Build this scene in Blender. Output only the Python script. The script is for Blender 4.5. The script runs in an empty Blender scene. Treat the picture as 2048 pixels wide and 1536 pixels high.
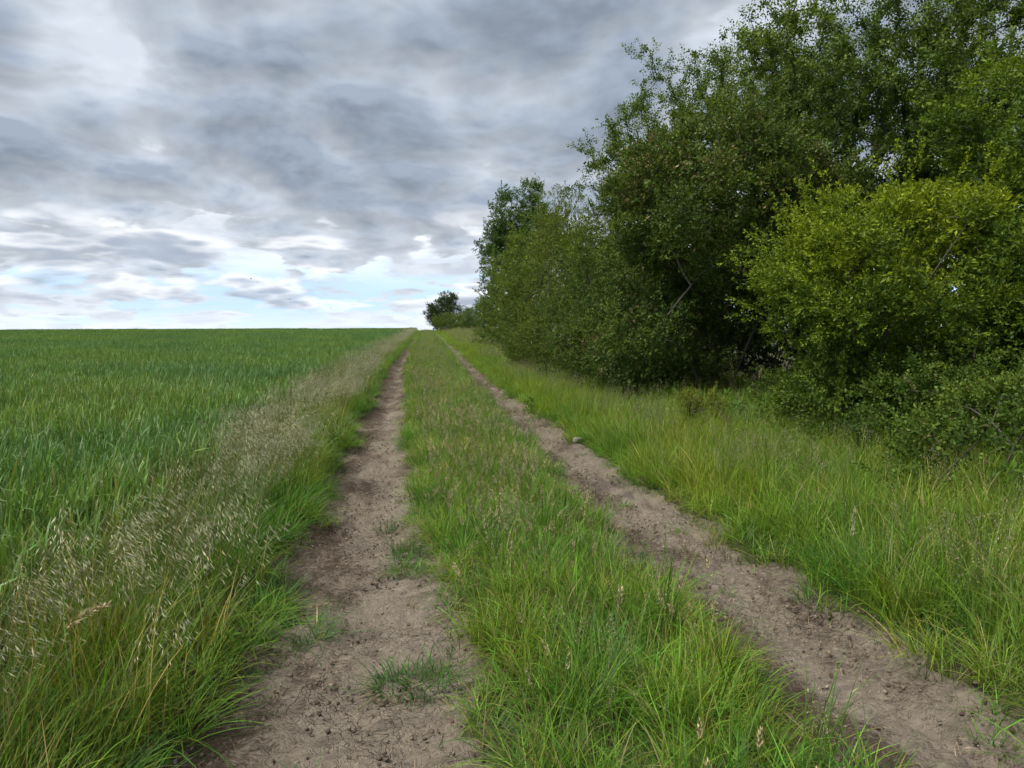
import bpy, math, random
import numpy as np
from math import radians, sin, cos, pi

random.seed(7)
SC = bpy.context.scene
COL = SC.collection

# ------------------------------------------------------------------ camera
cam_d = bpy.data.cameras.new('camera')
cam_d.sensor_width = 36.0
cam_d.lens = 24.96
cam_d.clip_start = 0.05
cam_d.clip_end = 3000
cam = bpy.data.objects.new('camera', cam_d)
COL.objects.link(cam)
cam.location = (0.0, 0.0, 1.6)
cam.rotation_euler = (radians(90 - 4.35), radians(0.25), radians(-7.2))
SC.camera = cam

# ------------------------------------------------------------------ sun + sky
SUN_EL, SUN_AZ = radians(60), radians(-115)      # azimuth from +Y towards +X
sd = bpy.data.lights.new('sun', 'SUN')
sd.energy = 1.5
sd.angle = radians(28)
sd.color = (1.0, 0.96, 0.88)
so = bpy.data.objects.new('sun', sd)
COL.objects.link(so)
so.rotation_euler = (pi / 2 - SUN_EL, 0, pi - SUN_AZ)
so.location = (-10, -5, 30)

SC.view_settings.view_transform = 'Standard'
SC.view_settings.look = 'None'
SC.view_settings.gamma = 1.0
SC.view_settings.exposure = 1.7
SC.view_settings.use_curve_mapping = False

W = bpy.data.worlds.new('World')
SC.world = W
W.use_nodes = True


class NB:
    """small helper that writes shader-node maths as expressions"""
    def __init__(s, tree):
        s.t = tree; s.n = tree.nodes; s.l = tree.links
    def put(s, sock, v):
        if v is None: return
        if hasattr(v, 'is_output'): s.l.new(v, sock)
        else: sock.default_value = v
    def math(s, op, a, b=None, c=None, clamp=False):
        n = s.n.new('ShaderNodeMath'); n.operation = op; n.use_clamp = clamp
        s.put(n.inputs[0], a); s.put(n.inputs[1], b)
        if c is not None: s.put(n.inputs[2], c)
        return n.outputs[0]
    def add(s, a, b): return s.math('ADD', a, b)
    def sub(s, a, b): return s.math('SUBTRACT', a, b)
    def mul(s, a, b): return s.math('MULTIPLY', a, b)
    def div(s, a, b): return s.math('DIVIDE', a, b)
    def ramp(s, x, a, b, o0=0.0, o1=1.0, smooth=True):
        n = s.n.new('ShaderNodeMapRange')
        n.interpolation_type = 'SMOOTHSTEP' if smooth else 'LINEAR'
        n.clamp = True
        s.put(n.inputs[0], x); s.put(n.inputs[1], a); s.put(n.inputs[2], b); s.put(n.inputs[3], o0); s.put(n.inputs[4], o1)
        return n.outputs[0]
    def xyz(s, x, y, z):
        n = s.n.new('ShaderNodeCombineXYZ')
        s.put(n.inputs[0], x); s.put(n.inputs[1], y); s.put(n.inputs[2], z)
        return n.outputs[0]
    def sep(s, v):
        n = s.n.new('ShaderNodeSeparateXYZ'); s.l.new(v, n.inputs[0]); return n.outputs
    def noise(s, v, scale, detail=6, rough=0.55, lac=2.0, dist=0.0, color=False, kind='FBM', dim='3D'):
        n = s.n.new('ShaderNodeTexNoise'); n.noise_dimensions = dim; n.noise_type = kind
        s.l.new(v, n.inputs['Vector']); s.put(n.inputs['Scale'], scale)
        n.inputs['Detail'].default_value = detail; n.inputs['Roughness'].default_value = rough
        n.inputs['Lacunarity'].default_value = lac; n.inputs['Distortion'].default_value = dist
        return n.outputs[1 if color else 0]
    def vec(s, op, a, b=None):
        n = s.n.new('ShaderNodeVectorMath'); n.operation = op
        s.put(n.inputs[0], a)
        if b is not None: s.put(n.inputs[1], b)
        return n.outputs[0]
    def mix(s, f, a, b, mode='MIX'):
        n = s.n.new('ShaderNodeMix'); n.data_type = 'RGBA'; n.blend_type = mode
        s.put(n.inputs['Factor'], f)
        s.put(n.inputs[6], a if hasattr(a, 'is_output') else (*a, 1.0) if len(a) == 3 else a)
        s.put(n.inputs[7], b if hasattr(b, 'is_output') else (*b, 1.0) if len(b) == 3 else b)
        return n.outputs[2]


def build_sky():
    nt = W.node_tree; nt.nodes.clear(); b = NB(nt)
    out = nt.nodes.new('ShaderNodeOutputWorld'); bg = nt.nodes.new('ShaderNodeBackground')
    bg.inputs[1].default_value = 0.1
    nt.links.new(bg.outputs[0], out.inputs[0])
    sky = nt.nodes.new('ShaderNodeTexSky'); sky.sky_type = 'NISHITA'
    sky.sun_disc = False; sky.sun_elevation = SUN_EL; sky.sun_rotation = SUN_AZ
    sky.dust_density = 0.6; sky.ozone_density = 1.3
    tc = nt.nodes.new('ShaderNodeTexCoord')
    x, y, z = b.sep(tc.outputs['Generated'])[0:3]
    z = b.math('MAXIMUM', z, 0.0)

    warp_v = b.vec('SUBTRACT', b.noise(b.xyz(b.div(x, b.add(z, 0.15)), b.div(y, b.add(z, 0.15)), 0.0), 1.0, 2, 0.5, color=True, dim='2D'), (0.5, 0.5, 0.5))

    def layer(c, dz, scale, detail, rough, seed, warp=0.35):
        """fractal cloud on a curved layer seen at a slant, for the direction raised by dz"""
        zz = b.add(z, c + dz)
        p = b.xyz(b.add(b.div(x, zz), seed * 7.3), b.add(b.div(y, zz), seed * 3.1), 0.0)
        p = b.vec('ADD', p, b.vec('MULTIPLY', warp_v, (warp, warp, 0.0)))
        return b.noise(p, scale, detail, rough, dim='2D')

    # wide, soft variation of the high sheet
    big = layer(0.20, 0.0, 0.75, 3, 0.5, 6.40, 0.5)

    def heaps(c, dz, vs, seed, warp, detail=8, rough=0.56):
        """lumpy deck: rounded heaps broken up by finer wisps"""
        zz = b.add(z, c + dz)
        p = b.xyz(b.add(b.div(x, zz), seed * 5.1), b.add(b.div(y, zz), seed * 2.7), 0.0)
        p = b.vec('ADD', p, b.vec('MULTIPLY', warp_v, (warp, warp, 0.0)))
        vo = nt.nodes.new('ShaderNodeTexVoronoi'); vo.voronoi_dimensions = '2D'; vo.feature = 'SMOOTH_F1'
        nt.links.new(p, vo.inputs['Vector']); vo.inputs['Scale'].default_value = vs
        vo.inputs['Detail'].default_value = 3.0; vo.inputs['Roughness'].default_value = 0.5; vo.inputs['Smoothness'].default_value = 0.35; vo.normalize = True
        puff = b.sub(1.0, b.mul(vo.outputs['Distance'], 1.7))
        fb = b.noise(p, vs * 0.62, detail, rough, dim='2D')
        return b.add(b.mul(puff, 0.42), b.mul(fb, 0.58))

    f0 = heaps(0.24, 0.0, 3.9, SEED_A, 0.2)
    f1 = heaps(0.24, 0.022, 3.9, SEED_A, 0.2, 6)
    up = b.ramp(z, 0.02, 0.24)
    F = b.add(b.sub(f0, b.ramp(z, 0.10, 0.0, 0.0, 0.05)), b.add(b.mul(b.sub(big, 0.5), 0.38), b.mul(up, 0.22)))
    m = b.ramp(F, 0.46, b.ramp(z, 0.04, 0.30, 0.535, 0.56))            # crisp low down, soft overhead
    thick = b.ramp(F, 0.44, 0.78, smooth=False)
    lit = b.ramp(b.sub(f0, f1), -0.14, 0.15)
    deck = b.mix(thick, SKY_RIM, SKY_GREY)
    sh = b.add(0.77, b.mul(lit, b.ramp(z, 0.05, 0.35, 0.40, 0.46)))
    deck = b.vec('MULTIPLY', deck, b.xyz(sh, sh, sh))
    # nearer ragged heaps below the deck: white crowns, grey flat bases
    g0 = heaps(0.17, 0.0, 1.6, SEED_B, 0.2, 6, 0.46)
    g1 = heaps(0.17, 0.018, 1.6, SEED_B, 0.2, 5, 0.46)
    gm = b.mul(b.ramp(g0, 0.49, 0.61), b.mul(b.ramp(z, 0.012, 0.04), b.ramp(z, 0.20, 0.11)))
    gcol = b.mix(b.mul(b.ramp(g0, 0.70, 0.54), b.ramp(b.sub(g0, g1), -0.06, 0.10)), SKY_GREY2, SKY_TOP)
    # behind it a bright high sheet, torn open to blue low down
    hs = layer(0.12, 0.0, 1.1, 6, 0.55, 7.7, 0.4)
    sheet = b.mix(b.math('MAXIMUM', b.ramp(hs, 0.3, 0.75), b.ramp(z, 0.12, 0.30, 0.0, 0.8)), SKY_WHITE, SKY_SHEET)
    gap = b.mul(b.ramp(b.add(hs, b.mul(b.sub(big, 0.5), 0.5)), 0.60, 0.45), b.ramp(z, 0.125, 0.04))
    blue = b.mix(0.7, b.vec('MULTIPLY', sky.outputs[0], (0.5, 0.5, 0.5)), SKY_BLUE)
    back = b.mix(b.mul(gap, 0.92), sheet, blue)
    c = b.mix(m, back, deck)
    c = b.mix(b.mul(gm, 0.85), c, gcol)
    # milky air at the very horizon
    c = b.mix(b.ramp(z, 0.0, 0.04, 0.5, 0.0), c, SKY_MILK)
    nt.links.new(c, bg.inputs[0])


K = 0.42                                                   # clouds at the exposure set above
SKY_WHITE = (8.3 * K, 8.6 * K, 9.0 * K); SKY_SHEET = (4.6 * K, 5.1 * K, 5.9 * K)
SKY_RIM = (6.0 * K, 6.45 * K, 7.05 * K); SKY_GREY = (2.35 * K, 2.8 * K, 3.45 * K)
SKY_BLUE = (3.9 * K, 6.3 * K, 9.2 * K); SKY_GREY2 = (3.1 * K, 3.6 * K, 4.4 * K); SKY_TOP = (8.9 * K, 9.0 * K, 9.2 * K); SEED_A = 6.5; SEED_B = 2.49; SKY_MILK = (7.8 * K, 8.5 * K, 9.3 * K)
build_sky()
W.cycles.sampling_method = 'MANUAL'
W.cycles.sample_map_resolution = 512
SC.cycles.max_bounces = 4; SC.cycles.diffuse_bounces = 2; SC.cycles.glossy_bounces = 2; SC.cycles.transmission_bounces = 3
SC.cycles.use_adaptive_sampling = True; SC.cycles.adaptive_threshold = 0.04
SC.cycles.caustics_reflective = False; SC.cycles.caustics_refractive = False

# ------------------------------------------------------------------ helpers
def tag(o, label=None, cat=None, group=None, kind=None):
    if label: o['label'] = label
    if cat: o['category'] = cat
    if group: o['group'] = group
    if kind: o['kind'] = kind
    return o


def vnoise(x, y, seed=0):
    """smooth value noise in [-1,1], vectorised"""
    xi = np.floor(x).astype(np.int64); yi = np.floor(y).astype(np.int64)
    xf = x - xi; yf = y - yi
    u = xf * xf * (3 - 2 * xf); v = yf * yf * (3 - 2 * yf)
    def h(a, b):
        n = (a * 374761393 + b * 668265263 + seed * 1442695041) & 0x7fffffff
        n = ((n ^ (n >> 13)) * 1274126177) & 0x7fffffff
        return ((n ^ (n >> 16)) & 0xffff) / 32767.5 - 1.0
    return (h(xi, yi) * (1 - u) + h(xi + 1, yi) * u) * (1 - v) + (h(xi, yi + 1) * (1 - u) + h(xi + 1, yi + 1) * u) * v


def fbm(x, y, oct=4, seed=0, gain=0.5):
    s = 0.0; a = 1.0; f = 1.0
    for i in range(oct):
        s = s + a * vnoise(x * f + 17.3 * i, y * f - 9.1 * i, seed + i); a *= gain; f *= 2.03
    return s


def smooth(x, a, b):
    t = np.clip((x - a) / (b - a), 0, 1)
    return t * t * (3 - 2 * t)


def mesh_obj(name, v, f, mat=None, parent=None, col=None, smooth_shade=False, link=True, colname='Col'):
    """v (N,3); f = list of (M,k) index arrays"""
    me = bpy.data.meshes.new(name)
    fs = [np.asarray(a, dtype=np.int32) for a in (f if isinstance(f, list) else [f]) if len(a)]
    v = np.asarray(v, dtype=np.float32)
    loops = np.concatenate([a.ravel() for a in fs]); tot = np.concatenate([np.full(len(a), a.shape[1], np.int32) for a in fs])
    start = np.concatenate([[0], np.cumsum(tot)[:-1]]).astype(np.int32)
    me.vertices.add(len(v)); me.vertices.foreach_set('co', v.ravel())
    me.loops.add(len(loops)); me.loops.foreach_set('vertex_index', loops)
    me.polygons.add(len(tot)); me.polygons.foreach_set('loop_start', start); me.polygons.foreach_set('loop_total', tot)
    if smooth_shade: me.polygons.foreach_set('use_smooth', np.ones(len(tot), bool))
    me.update(calc_edges=True)
    if col is not None:
        at = me.attributes.new(colname, 'FLOAT_COLOR', 'POINT')
        c4 = np.ones((len(v), 4), np.float32); c4[:, :3] = col
        at.data.foreach_set('color', c4.ravel())
    if mat: me.materials.append(mat)
    o = bpy.data.objects.new(name, me)
    if link: COL.objects.link(o)
    if parent: o.parent = parent
    return o


def empty(name, loc):
    o = bpy.data.objects.new(name, None); COL.objects.link(o); o.location = loc
    o.empty_display_size = 0.2
    return o

# ------------------------------------------------------------------ terrain
_yt = np.arange(-60.0, 900.0, 0.5)
_zt = np.interp(_yt, [-60, 18, 43, 70, 95, 110, 130, 200, 900], [0, 0, .39, .82, 1.24, 1.30, 1.1, -1.5, -32])
_k = np.exp(-0.5 * (np.arange(-24, 25) / 9.0) ** 2); _k /= _k.sum()
_zt = np.convolve(np.pad(_zt, 24, mode='edge'), _k, mode='valid')

# wheel ruts: centre line and half width along Y
def rutL(y): return np.interp(y, [-5, 2.6, 5, 8.4, 12.6, 17, 27, 45, 70, 110], [-.28, -.32, -.42, -.57, -.68, -.80, -.95, -.85, -.62, -.5])
def rutLw(y): return np.interp(y, [-5, 2.6, 5, 8.4, 17, 30, 110], [.56, .54, .47, .39, .38, .30, .22])
def rutR(y): return np.interp(y, [-5, 2.6, 4.5, 9, 16, 27, 40, 70, 110], [1.80, 1.80, 1.77, 1.71, 1.66, 1.68, 1.74, 1.75, 1.7])
def rutRw(y): return np.interp(y, [-5, 3, 9, 16, 30, 110], [.47, .44, .35, .32, .27, .20])


def rut_d(x, y):
    """signed distance outside the nearest rut's edge (negative inside)"""
    a = np.abs(x - rutL(y)) - rutLw(y) + 0.13 * fbm(x * 1.6, y * 1.9, 4, 3, 0.62)
    c = np.abs(x - rutR(y)) - rutRw(y) + 0.13 * fbm(x * 1.6, y * 1.9, 4, 13, 0.62)
    return np.minimum(a, c)


def wheat_edge(y): return np.interp(y, [-5, 3, 5, 9, 15, 30, 60, 120], [-1.75, -1.8, -1.9, -2.15, -2.5, -2.7, -2.4, -1.9])


def H(x, y):
    z = np.interp(y, _yt, _zt)
    z = z + 0.28 * smooth(x, 2.6, 6.5) * smooth(y, 20, 80) + 0.12 * smooth(x, 2.5, 5.5)
    z = z + 0.05 * fbm(x * 0.15, y * 0.15, 2, 40) * smooth(np.abs(x), 3, 12)
    d = rut_d(x, y)
    z = z + 0.075 * smooth(d, -0.12, 0.16) - 0.0
    z = z - 0.10 * smooth(-x + wheat_edge(y), -0.2, 0.6)
    return z


def Hground(x, y):
    return H(x, y) - 0.09 * (1 - smooth(rut_d(x, y), -0.10, 0.06))       # the turf sheet drops away under the bare ruts

# ------------------------------------------------------------------ materials
def mat_new(name):
    m = bpy.data.materials.new(name); m.use_nodes = True
    m.node_tree.nodes.clear()
    return m, NB(m.node_tree)


def leaf_mat(name, transl=0.35, rough=0.5, spec=0.35, var=0.25, patch_scale=0.7, patch=((1, 1, 1), (1, 1, 1)), tcol=(1.1, 1.15, 0.42)):
    """foliage: colour from the blades' own attribute, varied per plant and in patches; light passes through"""
    m, b = mat_new(name); nt = m.node_tree
    at = nt.nodes.new('ShaderNodeAttribute'); at.attribute_name = 'Col'
    oi = nt.nodes.new('ShaderNodeObjectInfo')
    ge = nt.nodes.new('ShaderNodeNewGeometry')
    c = at.outputs['Color']
    f = b.ramp(b.noise(ge.outputs['Position'], patch_scale, 3, 0.55), 0.3, 0.7)
    c = b.mix(1.0, c, b.mix(f, patch[0], patch[1]), 'MULTIPLY')
    r = b.add(1.0 - var / 2, b.mul(oi.outputs['Random'], var))
    c = b.vec('MULTIPLY', c, b.xyz(r, r, r))
    pb = nt.nodes.new('ShaderNodeBsdfPrincipled')
    nt.links.new(c, pb.inputs['Base Color'])
    pb.inputs['Roughness'].default_value = rough
    pb.inputs['Specular IOR Level'].default_value = spec
    tr = nt.nodes.new('ShaderNodeBsdfTranslucent')
    nt.links.new(b.vec('MULTIPLY', c, tcol), tr.inputs['Color'])
    mx = nt.nodes.new('ShaderNodeMixShader'); mx.inputs[0].default_value = transl
    nt.links.new(pb.outputs[0], mx.inputs[1]); nt.links.new(tr.outputs[0], mx.inputs[2])
    out = nt.nodes.new('ShaderNodeOutputMaterial'); nt.links.new(mx.outputs[0], out.inputs[0])
    return m


def bark_mat():
    m, b = mat_new('bark'); nt = m.node_tree
    tc = nt.nodes.new('ShaderNodeTexCoord')
    p = b.vec('MULTIPLY', tc.outputs['Object'], (1, 1, 0.25))
    n = b.noise(p, 14, 6, 0.65)
    c = b.mix(n, (0.03, 0.025, 0.018), (0.12, 0.105, 0.085))
    pb = nt.nodes.new('ShaderNodeBsdfPrincipled'); nt.links.new(c, pb.inputs['Base Color'])
    pb.inputs['Roughness'].default_value = 0.9
    bp = nt.nodes.new('ShaderNodeBump'); bp.inputs['Strength'].default_value = 0.6; bp.inputs['Distance'].default_value = 0.02
    nt.links.new(n, bp.inputs['Height']); nt.links.new(bp.outputs[0], pb.inputs['Normal'])
    out = nt.nodes.new('ShaderNodeOutputMaterial'); nt.links.new(pb.outputs[0], out.inputs[0])
    return m


def turf_mat():
    m, b = mat_new('turf_soil'); nt = m.node_tree
    ge = nt.nodes.new('ShaderNodeNewGeometry'); P = ge.outputs['Position']
    n = b.noise(P, 3.0, 6, 0.6); n2 = b.noise(P, 40, 4, 0.6)
    c = b.mix(b.ramp(n, 0.35, 0.65), (0.05, 0.042, 0.026), (0.045, 0.065, 0.02))
    c = b.mix(b.ramp(n2, 0.4, 0.75), c, (0.12, 0.10, 0.06))
    pb = nt.nodes.new('ShaderNodeBsdfPrincipled'); nt.links.new(c, pb.inputs['Base Color'])
    pb.inputs['Roughness'].default_value = 0.95; pb.inputs['Specular IOR Level'].default_value = 0.1
    bp = nt.nodes.new('ShaderNodeBump'); bp.inputs['Strength'].default_value = 0.7; bp.inputs['Distance'].default_value = 0.03
    nt.links.new(n2, bp.inputs['Height']); nt.links.new(bp.outputs[0], pb.inputs['Normal'])
    out = nt.nodes.new('ShaderNodeOutputMaterial'); nt.links.new(pb.outputs[0], out.inputs[0])
    return m


def dirt_mat():
    """dry trodden earth: tan crust, red-brown crumbs and plant litter, smooth grey pressed mud"""
    m, b = mat_new('dry_earth'); nt = m.node_tree
    ge = nt.nodes.new('ShaderNodeNewGeometry'); P = ge.outputs['Position']
    at = nt.nodes.new('ShaderNodeAttribute'); at.attribute_name = 'across'
    u = at.outputs['Fac']                               # -1 left edge .. 1 right edge
    long = b.vec('MULTIPLY', P, (1.0, 0.38, 1.0))
    n_big = b.noise(long, 2.6, 5, 0.6, dist=0.3)
    n_mid = b.noise(P, 13, 6, 0.65, dist=0.4)
    fib = b.vec('MULTIPLY', b.vec('ADD', P, b.vec('MULTIPLY', b.noise(P, 6, 2, 0.5, color=True), (0.3, 0.3, 0.0))), (0.45, 1.0, 1.0))
    n_fib = b.noise(fib, 85, 4, 0.7)
    n_fine = b.noise(P, 240, 3, 0.6)
    tan = b.mix(n_mid, (0.40, 0.335, 0.26), (0.18, 0.145, 0.112))
    brown = b.mix(n_mid, (0.068, 0.047, 0.034), (0.125, 0.089, 0.064))
    # crumbly brown litter lies in drifts mostly to one side, tan crust where the wheels press
    w = b.add(b.mul(b.ramp(u, -0.7, 0.35), 0.30), b.add(b.mul(b.sub(n_big, 0.5), 1.7), b.add(b.mul(b.sub(n_mid, 0.5), 0.9), b.mul(b.sub(n_fib, 0.5), 1.3))))
    py = b.sep(P)[1]
    w = b.sub(w, b.ramp(py, 5.0, 22.0, 0.0, 0.30))        # tan gives way to brown farther along the ruts
    w = b.ramp(w, -0.18, 0.34)
    c = b.mix(w, brown, tan)
    # fibres and crumbs
    c = b.mix(b.ramp(n_fib, 0.56, 0.72, 0, 0.6), c, (0.34, 0.28, 0.205))
    c = b.mix(b.ramp(n_fib, 0.44, 0.30, 0, 0.75), c, (0.055, 0.037, 0.028))
    # pressed mud
    mud = b.ramp(b.add(b.noise(long, 1.7, 3, 0.5), b.mul(b.math('ABSOLUTE', u), -0.12)), 0.57, 0.61)
    c = b.mix(b.mul(mud, 0.8), c, b.mix(n_mid, (0.135, 0.108, 0.09), (0.10, 0.08, 0.068)))
    pb = nt.nodes.new('ShaderNodeBsdfPrincipled'); nt.links.new(c, pb.inputs['Base Color'])
    pb.inputs['Roughness'].default_value = 0.95; pb.inputs['Specular IOR Level'].default_value = 0.15
    vo = nt.nodes.new('ShaderNodeTexVoronoi'); vo.feature = 'DISTANCE_TO_EDGE'; vo.inputs['Scale'].default_value = 16.0
    nt.links.new(b.vec('ADD', P, b.vec('MULTIPLY', b.noise(P, 9, 3, 0.6, color=True), (0.12, 0.12, 0.0))), vo.inputs['Vector'])
    crack = b.mul(b.ramp(vo.outputs['Distance'], 0.0, 0.07, 1.0, 0.0), b.ramp(b.noise(P, 1.3, 2, 0.5), 0.45, 0.6))
    n_mid = b.sub(n_mid, b.mul(crack, 0.35))
    hgt = b.add(b.mul(n_mid, 1.0), b.add(b.mul(n_fib, b.add(0.5, b.mul(mud, -0.4))), b.mul(n_fine, 0.15)))
    bp = nt.nodes.new('ShaderNodeBump'); bp.inputs['Strength'].default_value = 1.0; bp.inputs['Distance'].default_value = 0.05
    nt.links.new(hgt, bp.inputs['Height']); nt.links.new(bp.outputs[0], pb.inputs['Normal'])
    out = nt.nodes.new('ShaderNodeOutputMaterial'); nt.links.new(pb.outputs[0], out.inputs[0])
    return m


M_TURF, M_DIRT, M_BARK = turf_mat(), dirt_mat(), bark_mat()
M_WHEAT = leaf_mat('wheat_blades', 0.32, 0.45, 0.32, 0.25, 0.25, ((0.78, 0.90, 1.0), (1.2, 1.1, 0.8)), (1.1, 1.15, 0.5))
M_GRASS = leaf_mat('grass_blades', 0.38, 0.5, 0.22, 0.35, 0.9, ((0.8, 0.9, 0.9), (1.2, 1.08, 0.85)))
M_SEED = leaf_mat('seed_heads', 0.25, 0.7, 0.2, 0.3, 0.8, ((0.9, 0.9, 0.9), (1.1, 1.05, 1.0)), (1.1, 1.05, 0.8))
M_LEAF = leaf_mat('shrub_leaves', 0.32, 0.5, 0.2, 0.0, 0.8, ((0.85, 0.9, 0.95), (1.12, 1.08, 0.95)))
M_LITTER = leaf_mat('dead_litter', 0.1, 0.85, 0.1, 0.5, 0.8, ((0.85, 0.85, 0.85), (1.1, 1.05, 1.0)), (1, 1, 1))

# ------------------------------------------------------------------ ground and ruts
def build_ground():
    xs = np.concatenate([-np.geomspace(500, 3.0, 50), np.linspace(-2.9, 5.2, 100), np.geomspace(5.3, 500, 50)])
    ys = np.concatenate([np.linspace(-60, -2.2, 20), np.linspace(-2, 30, 230), np.geomspace(30.3, 700, 110)])
    X, Y = np.meshgrid(xs, ys)
    Z = Hground(X, Y)
    nx, ny = len(xs), len(ys)
    i = np.arange(nx * ny).reshape(ny, nx)
    f = np.stack([i[:-1, :-1], i[:-1, 1:], i[1:, 1:], i[1:, :-1]], -1).reshape(-1, 4)
    o = mesh_obj('ground', np.stack([X, Y, Z], -1).reshape(-1, 3), f, M_TURF, smooth_shade=True)
    tag(o, 'dark soil and turf under the grass and the crop', 'ground', kind='structure')


def build_rut(name, cfun, wfun, label, seed):
    ys = np.concatenate([np.linspace(-2.5, 14, 520), np.geomspace(14.04, 128, 200)])
    us = np.linspace(-1.55, 1.55, 46)
    U, Y = np.meshgrid(us, ys)
    X = cfun(Y) + U * wfun(Y)
    Z = H(X, Y)
    # raise over the bare floor, dive under the turf at the sides
    d = rut_d(X, Y)
    Z = Z + 0.016 - 0.10 * smooth(d, 0.0, 0.22)
    amp = 1 - smooth(np.abs(U), 1.0, 1.4)
    Z = Z + amp * (0.016 * fbm(X * 3, Y * 2, 4, seed) + 0.017 * fbm(X * 11, Y * 9, 3, seed + 5, 0.6) + 0.007 * fbm(X * 33, Y * 29, 2, seed + 9))
    Z = Z - 0.022 * amp * np.exp(-((U - 0.25 - 0.2 * fbm(Y * 0.3, Y * 0, 2, seed + 3)) / 0.28) ** 2)
    n, m = Y.shape
    i = np.arange(n * m).reshape(n, m)
    f = np.stack([i[:-1, :-1], i[:-1, 1:], i[1:, 1:], i[1:, :-1]], -1).reshape(-1, 4)
    o = mesh_obj(name, np.stack([X, Y, Z], -1).reshape(-1, 3), f, M_DIRT, smooth_shade=True)
    at = o.data.attributes.new('across', 'FLOAT', 'POINT'); at.data.foreach_set('value', U.ravel().astype(np.float32))
    tag(o, label, 'dirt track', kind='structure')
    return o


build_ground()
build_rut('wheel_rut', rutL, rutLw, 'bare brown earth wheel rut beside the wheat side verge', 21)
build_rut('wheel_rut', rutR, rutRw, 'bare brown earth wheel rut on the hedge side of the track', 51)

# ------------------------------------------------------------------ blade and plant templates
def blades(rng, n, radius, h, w, tilt, bend, segs=4, col=(0.05, 0.1, 0.02), cvar=0.25, dead=0.0, deadcol=(0.33, 0.27, 0.13), lean=(0, 0), z0=None, hvar=0.3, kink=0.0):
    """n curved tapering blades from a round base; returns verts, quads, tris, colours"""
    r = radius * np.sqrt(rng.random(n)); a = rng.random(n) * 2 * pi
    base = np.stack([r * np.cos(a), r * np.sin(a), np.zeros(n) if z0 is None else z0], -1)
    az = a + rng.normal(0, 1.1, n)
    L = h * (1 - hvar + 2 * hvar * rng.random(n))
    th = np.abs(rng.normal(tilt, tilt * 0.5 + 0.02, n))
    bd = np.abs(rng.normal(bend, bend * 0.5 + 0.02, n))
    wd = w * (0.7 + 0.6 * rng.random(n))
    P = base.copy(); pts = [P.copy()]
    ang = th.copy()
    kk = rng.random(n) < kink
    for s in range(segs):
        ang = ang + bd / segs * (0.5 + 1.0 * (s + 1) / segs)
        if s == segs // 2: ang = ang + kk * rng.uniform(0.6, 1.5, n)
        d = np.stack([np.sin(ang) * np.cos(az) + lean[0] * s / segs, np.sin(ang) * np.sin(az) + lean[1] * s / segs, np.cos(ang)], -1)
        P = P + d * (L / segs)[:, None]; pts.append(P.copy())
    side = np.stack([-np.sin(az), np.cos(az), rng.normal(0, 0.25, n)], -1)
    side /= np.linalg.norm(side, axis=1)[:, None]
    prof = np.interp(np.linspace(0, 1, segs + 1), [0, 0.3, 0.7, 1.0], [0.7, 1.0, 0.75, 0.0])
    V = []
    for s in range(segs):
        o = side * (wd * prof[s] / 2)[:, None]
        V += [pts[s] - o, pts[s] + o]
    V.append(pts[segs])
    V = np.stack(V, 1)                                   # n, 2*segs+1, 3
    k = 2 * segs + 1
    off = (np.arange(n) * k)[:, None]
    quads = np.concatenate([off + np.array([[2 * s, 2 * s + 1, 2 * s + 3, 2 * s + 2]]) for s in range(segs - 1)], 0) if segs > 1 else np.zeros((0, 4), int)
    tris = off + np.array([[2 * segs - 2, 2 * segs - 1, 2 * segs]])
    c = np.array(col)[None] * np.exp(rng.normal(0, cvar, (n, 1))) * (1 + rng.normal(0, 0.10, (n, 3)))
    if dead > 0:
        dm = rng.random(n) < dead
        c[dm] = np.array(deadcol)[None] * np.exp(rng.normal(0, 0.25, (dm.sum(), 1)))
    C = np.repeat(np.clip(c, 0.004, 0.9), k, 0)
    return V.reshape(-1, 3), quads, tris, C


def diamonds(rng, p, d, length, width, col, cvar=0.2):
    """small folded spindle-shaped pieces (spikelets, leaves) at p pointing along d"""
    n = len(p)
    d = d / np.linalg.norm(d, axis=1)[:, None]
    q = rng.normal(0, 1, (n, 3)); s = np.cross(d, q); s /= np.linalg.norm(s, axis=1)[:, None]
    t = np.cross(s, d)
    L = (length * (0.75 + 0.5 * rng.random(n)))[:, None]; Wd = (width * (0.75 + 0.5 * rng.random(n)))[:, None]
    V = np.stack([p, p + d * L * .45 + s * Wd / 2 + t * Wd * .2, p + d * L, p + d * L * .45 - s * Wd / 2 + t * Wd * .2], 1)
    off = (np.arange(n) * 4)[:, None]
    tris = np.concatenate([off + np.array([[0, 1, 2]]), off + np.array([[0, 2, 3]])], 0)
    c = np.array(col)[None] * np.exp(rng.normal(0, cvar, (n, 1))) * (1 + rng.normal(0, 0.06, (n, 3)))
    return V.reshape(-1, 3), np.zeros((0, 4), int), tris, np.repeat(np.clip(c, 0.004, 0.9), 4, 0)


def joinparts(parts):
    V, Q, T, C = [], [], [], []; o = 0
    for v, q, t, c in parts:
        V.append(v); C.append(c); Q.append(np.asarray(q) + o if len(q) else np.zeros((0, 4), int)); T.append(np.asarray(t) + o if len(t) else np.zeros((0, 3), int)); o += len(v)
    return np.concatenate(V), np.concatenate(Q), np.concatenate(T), np.concatenate(C)


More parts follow.
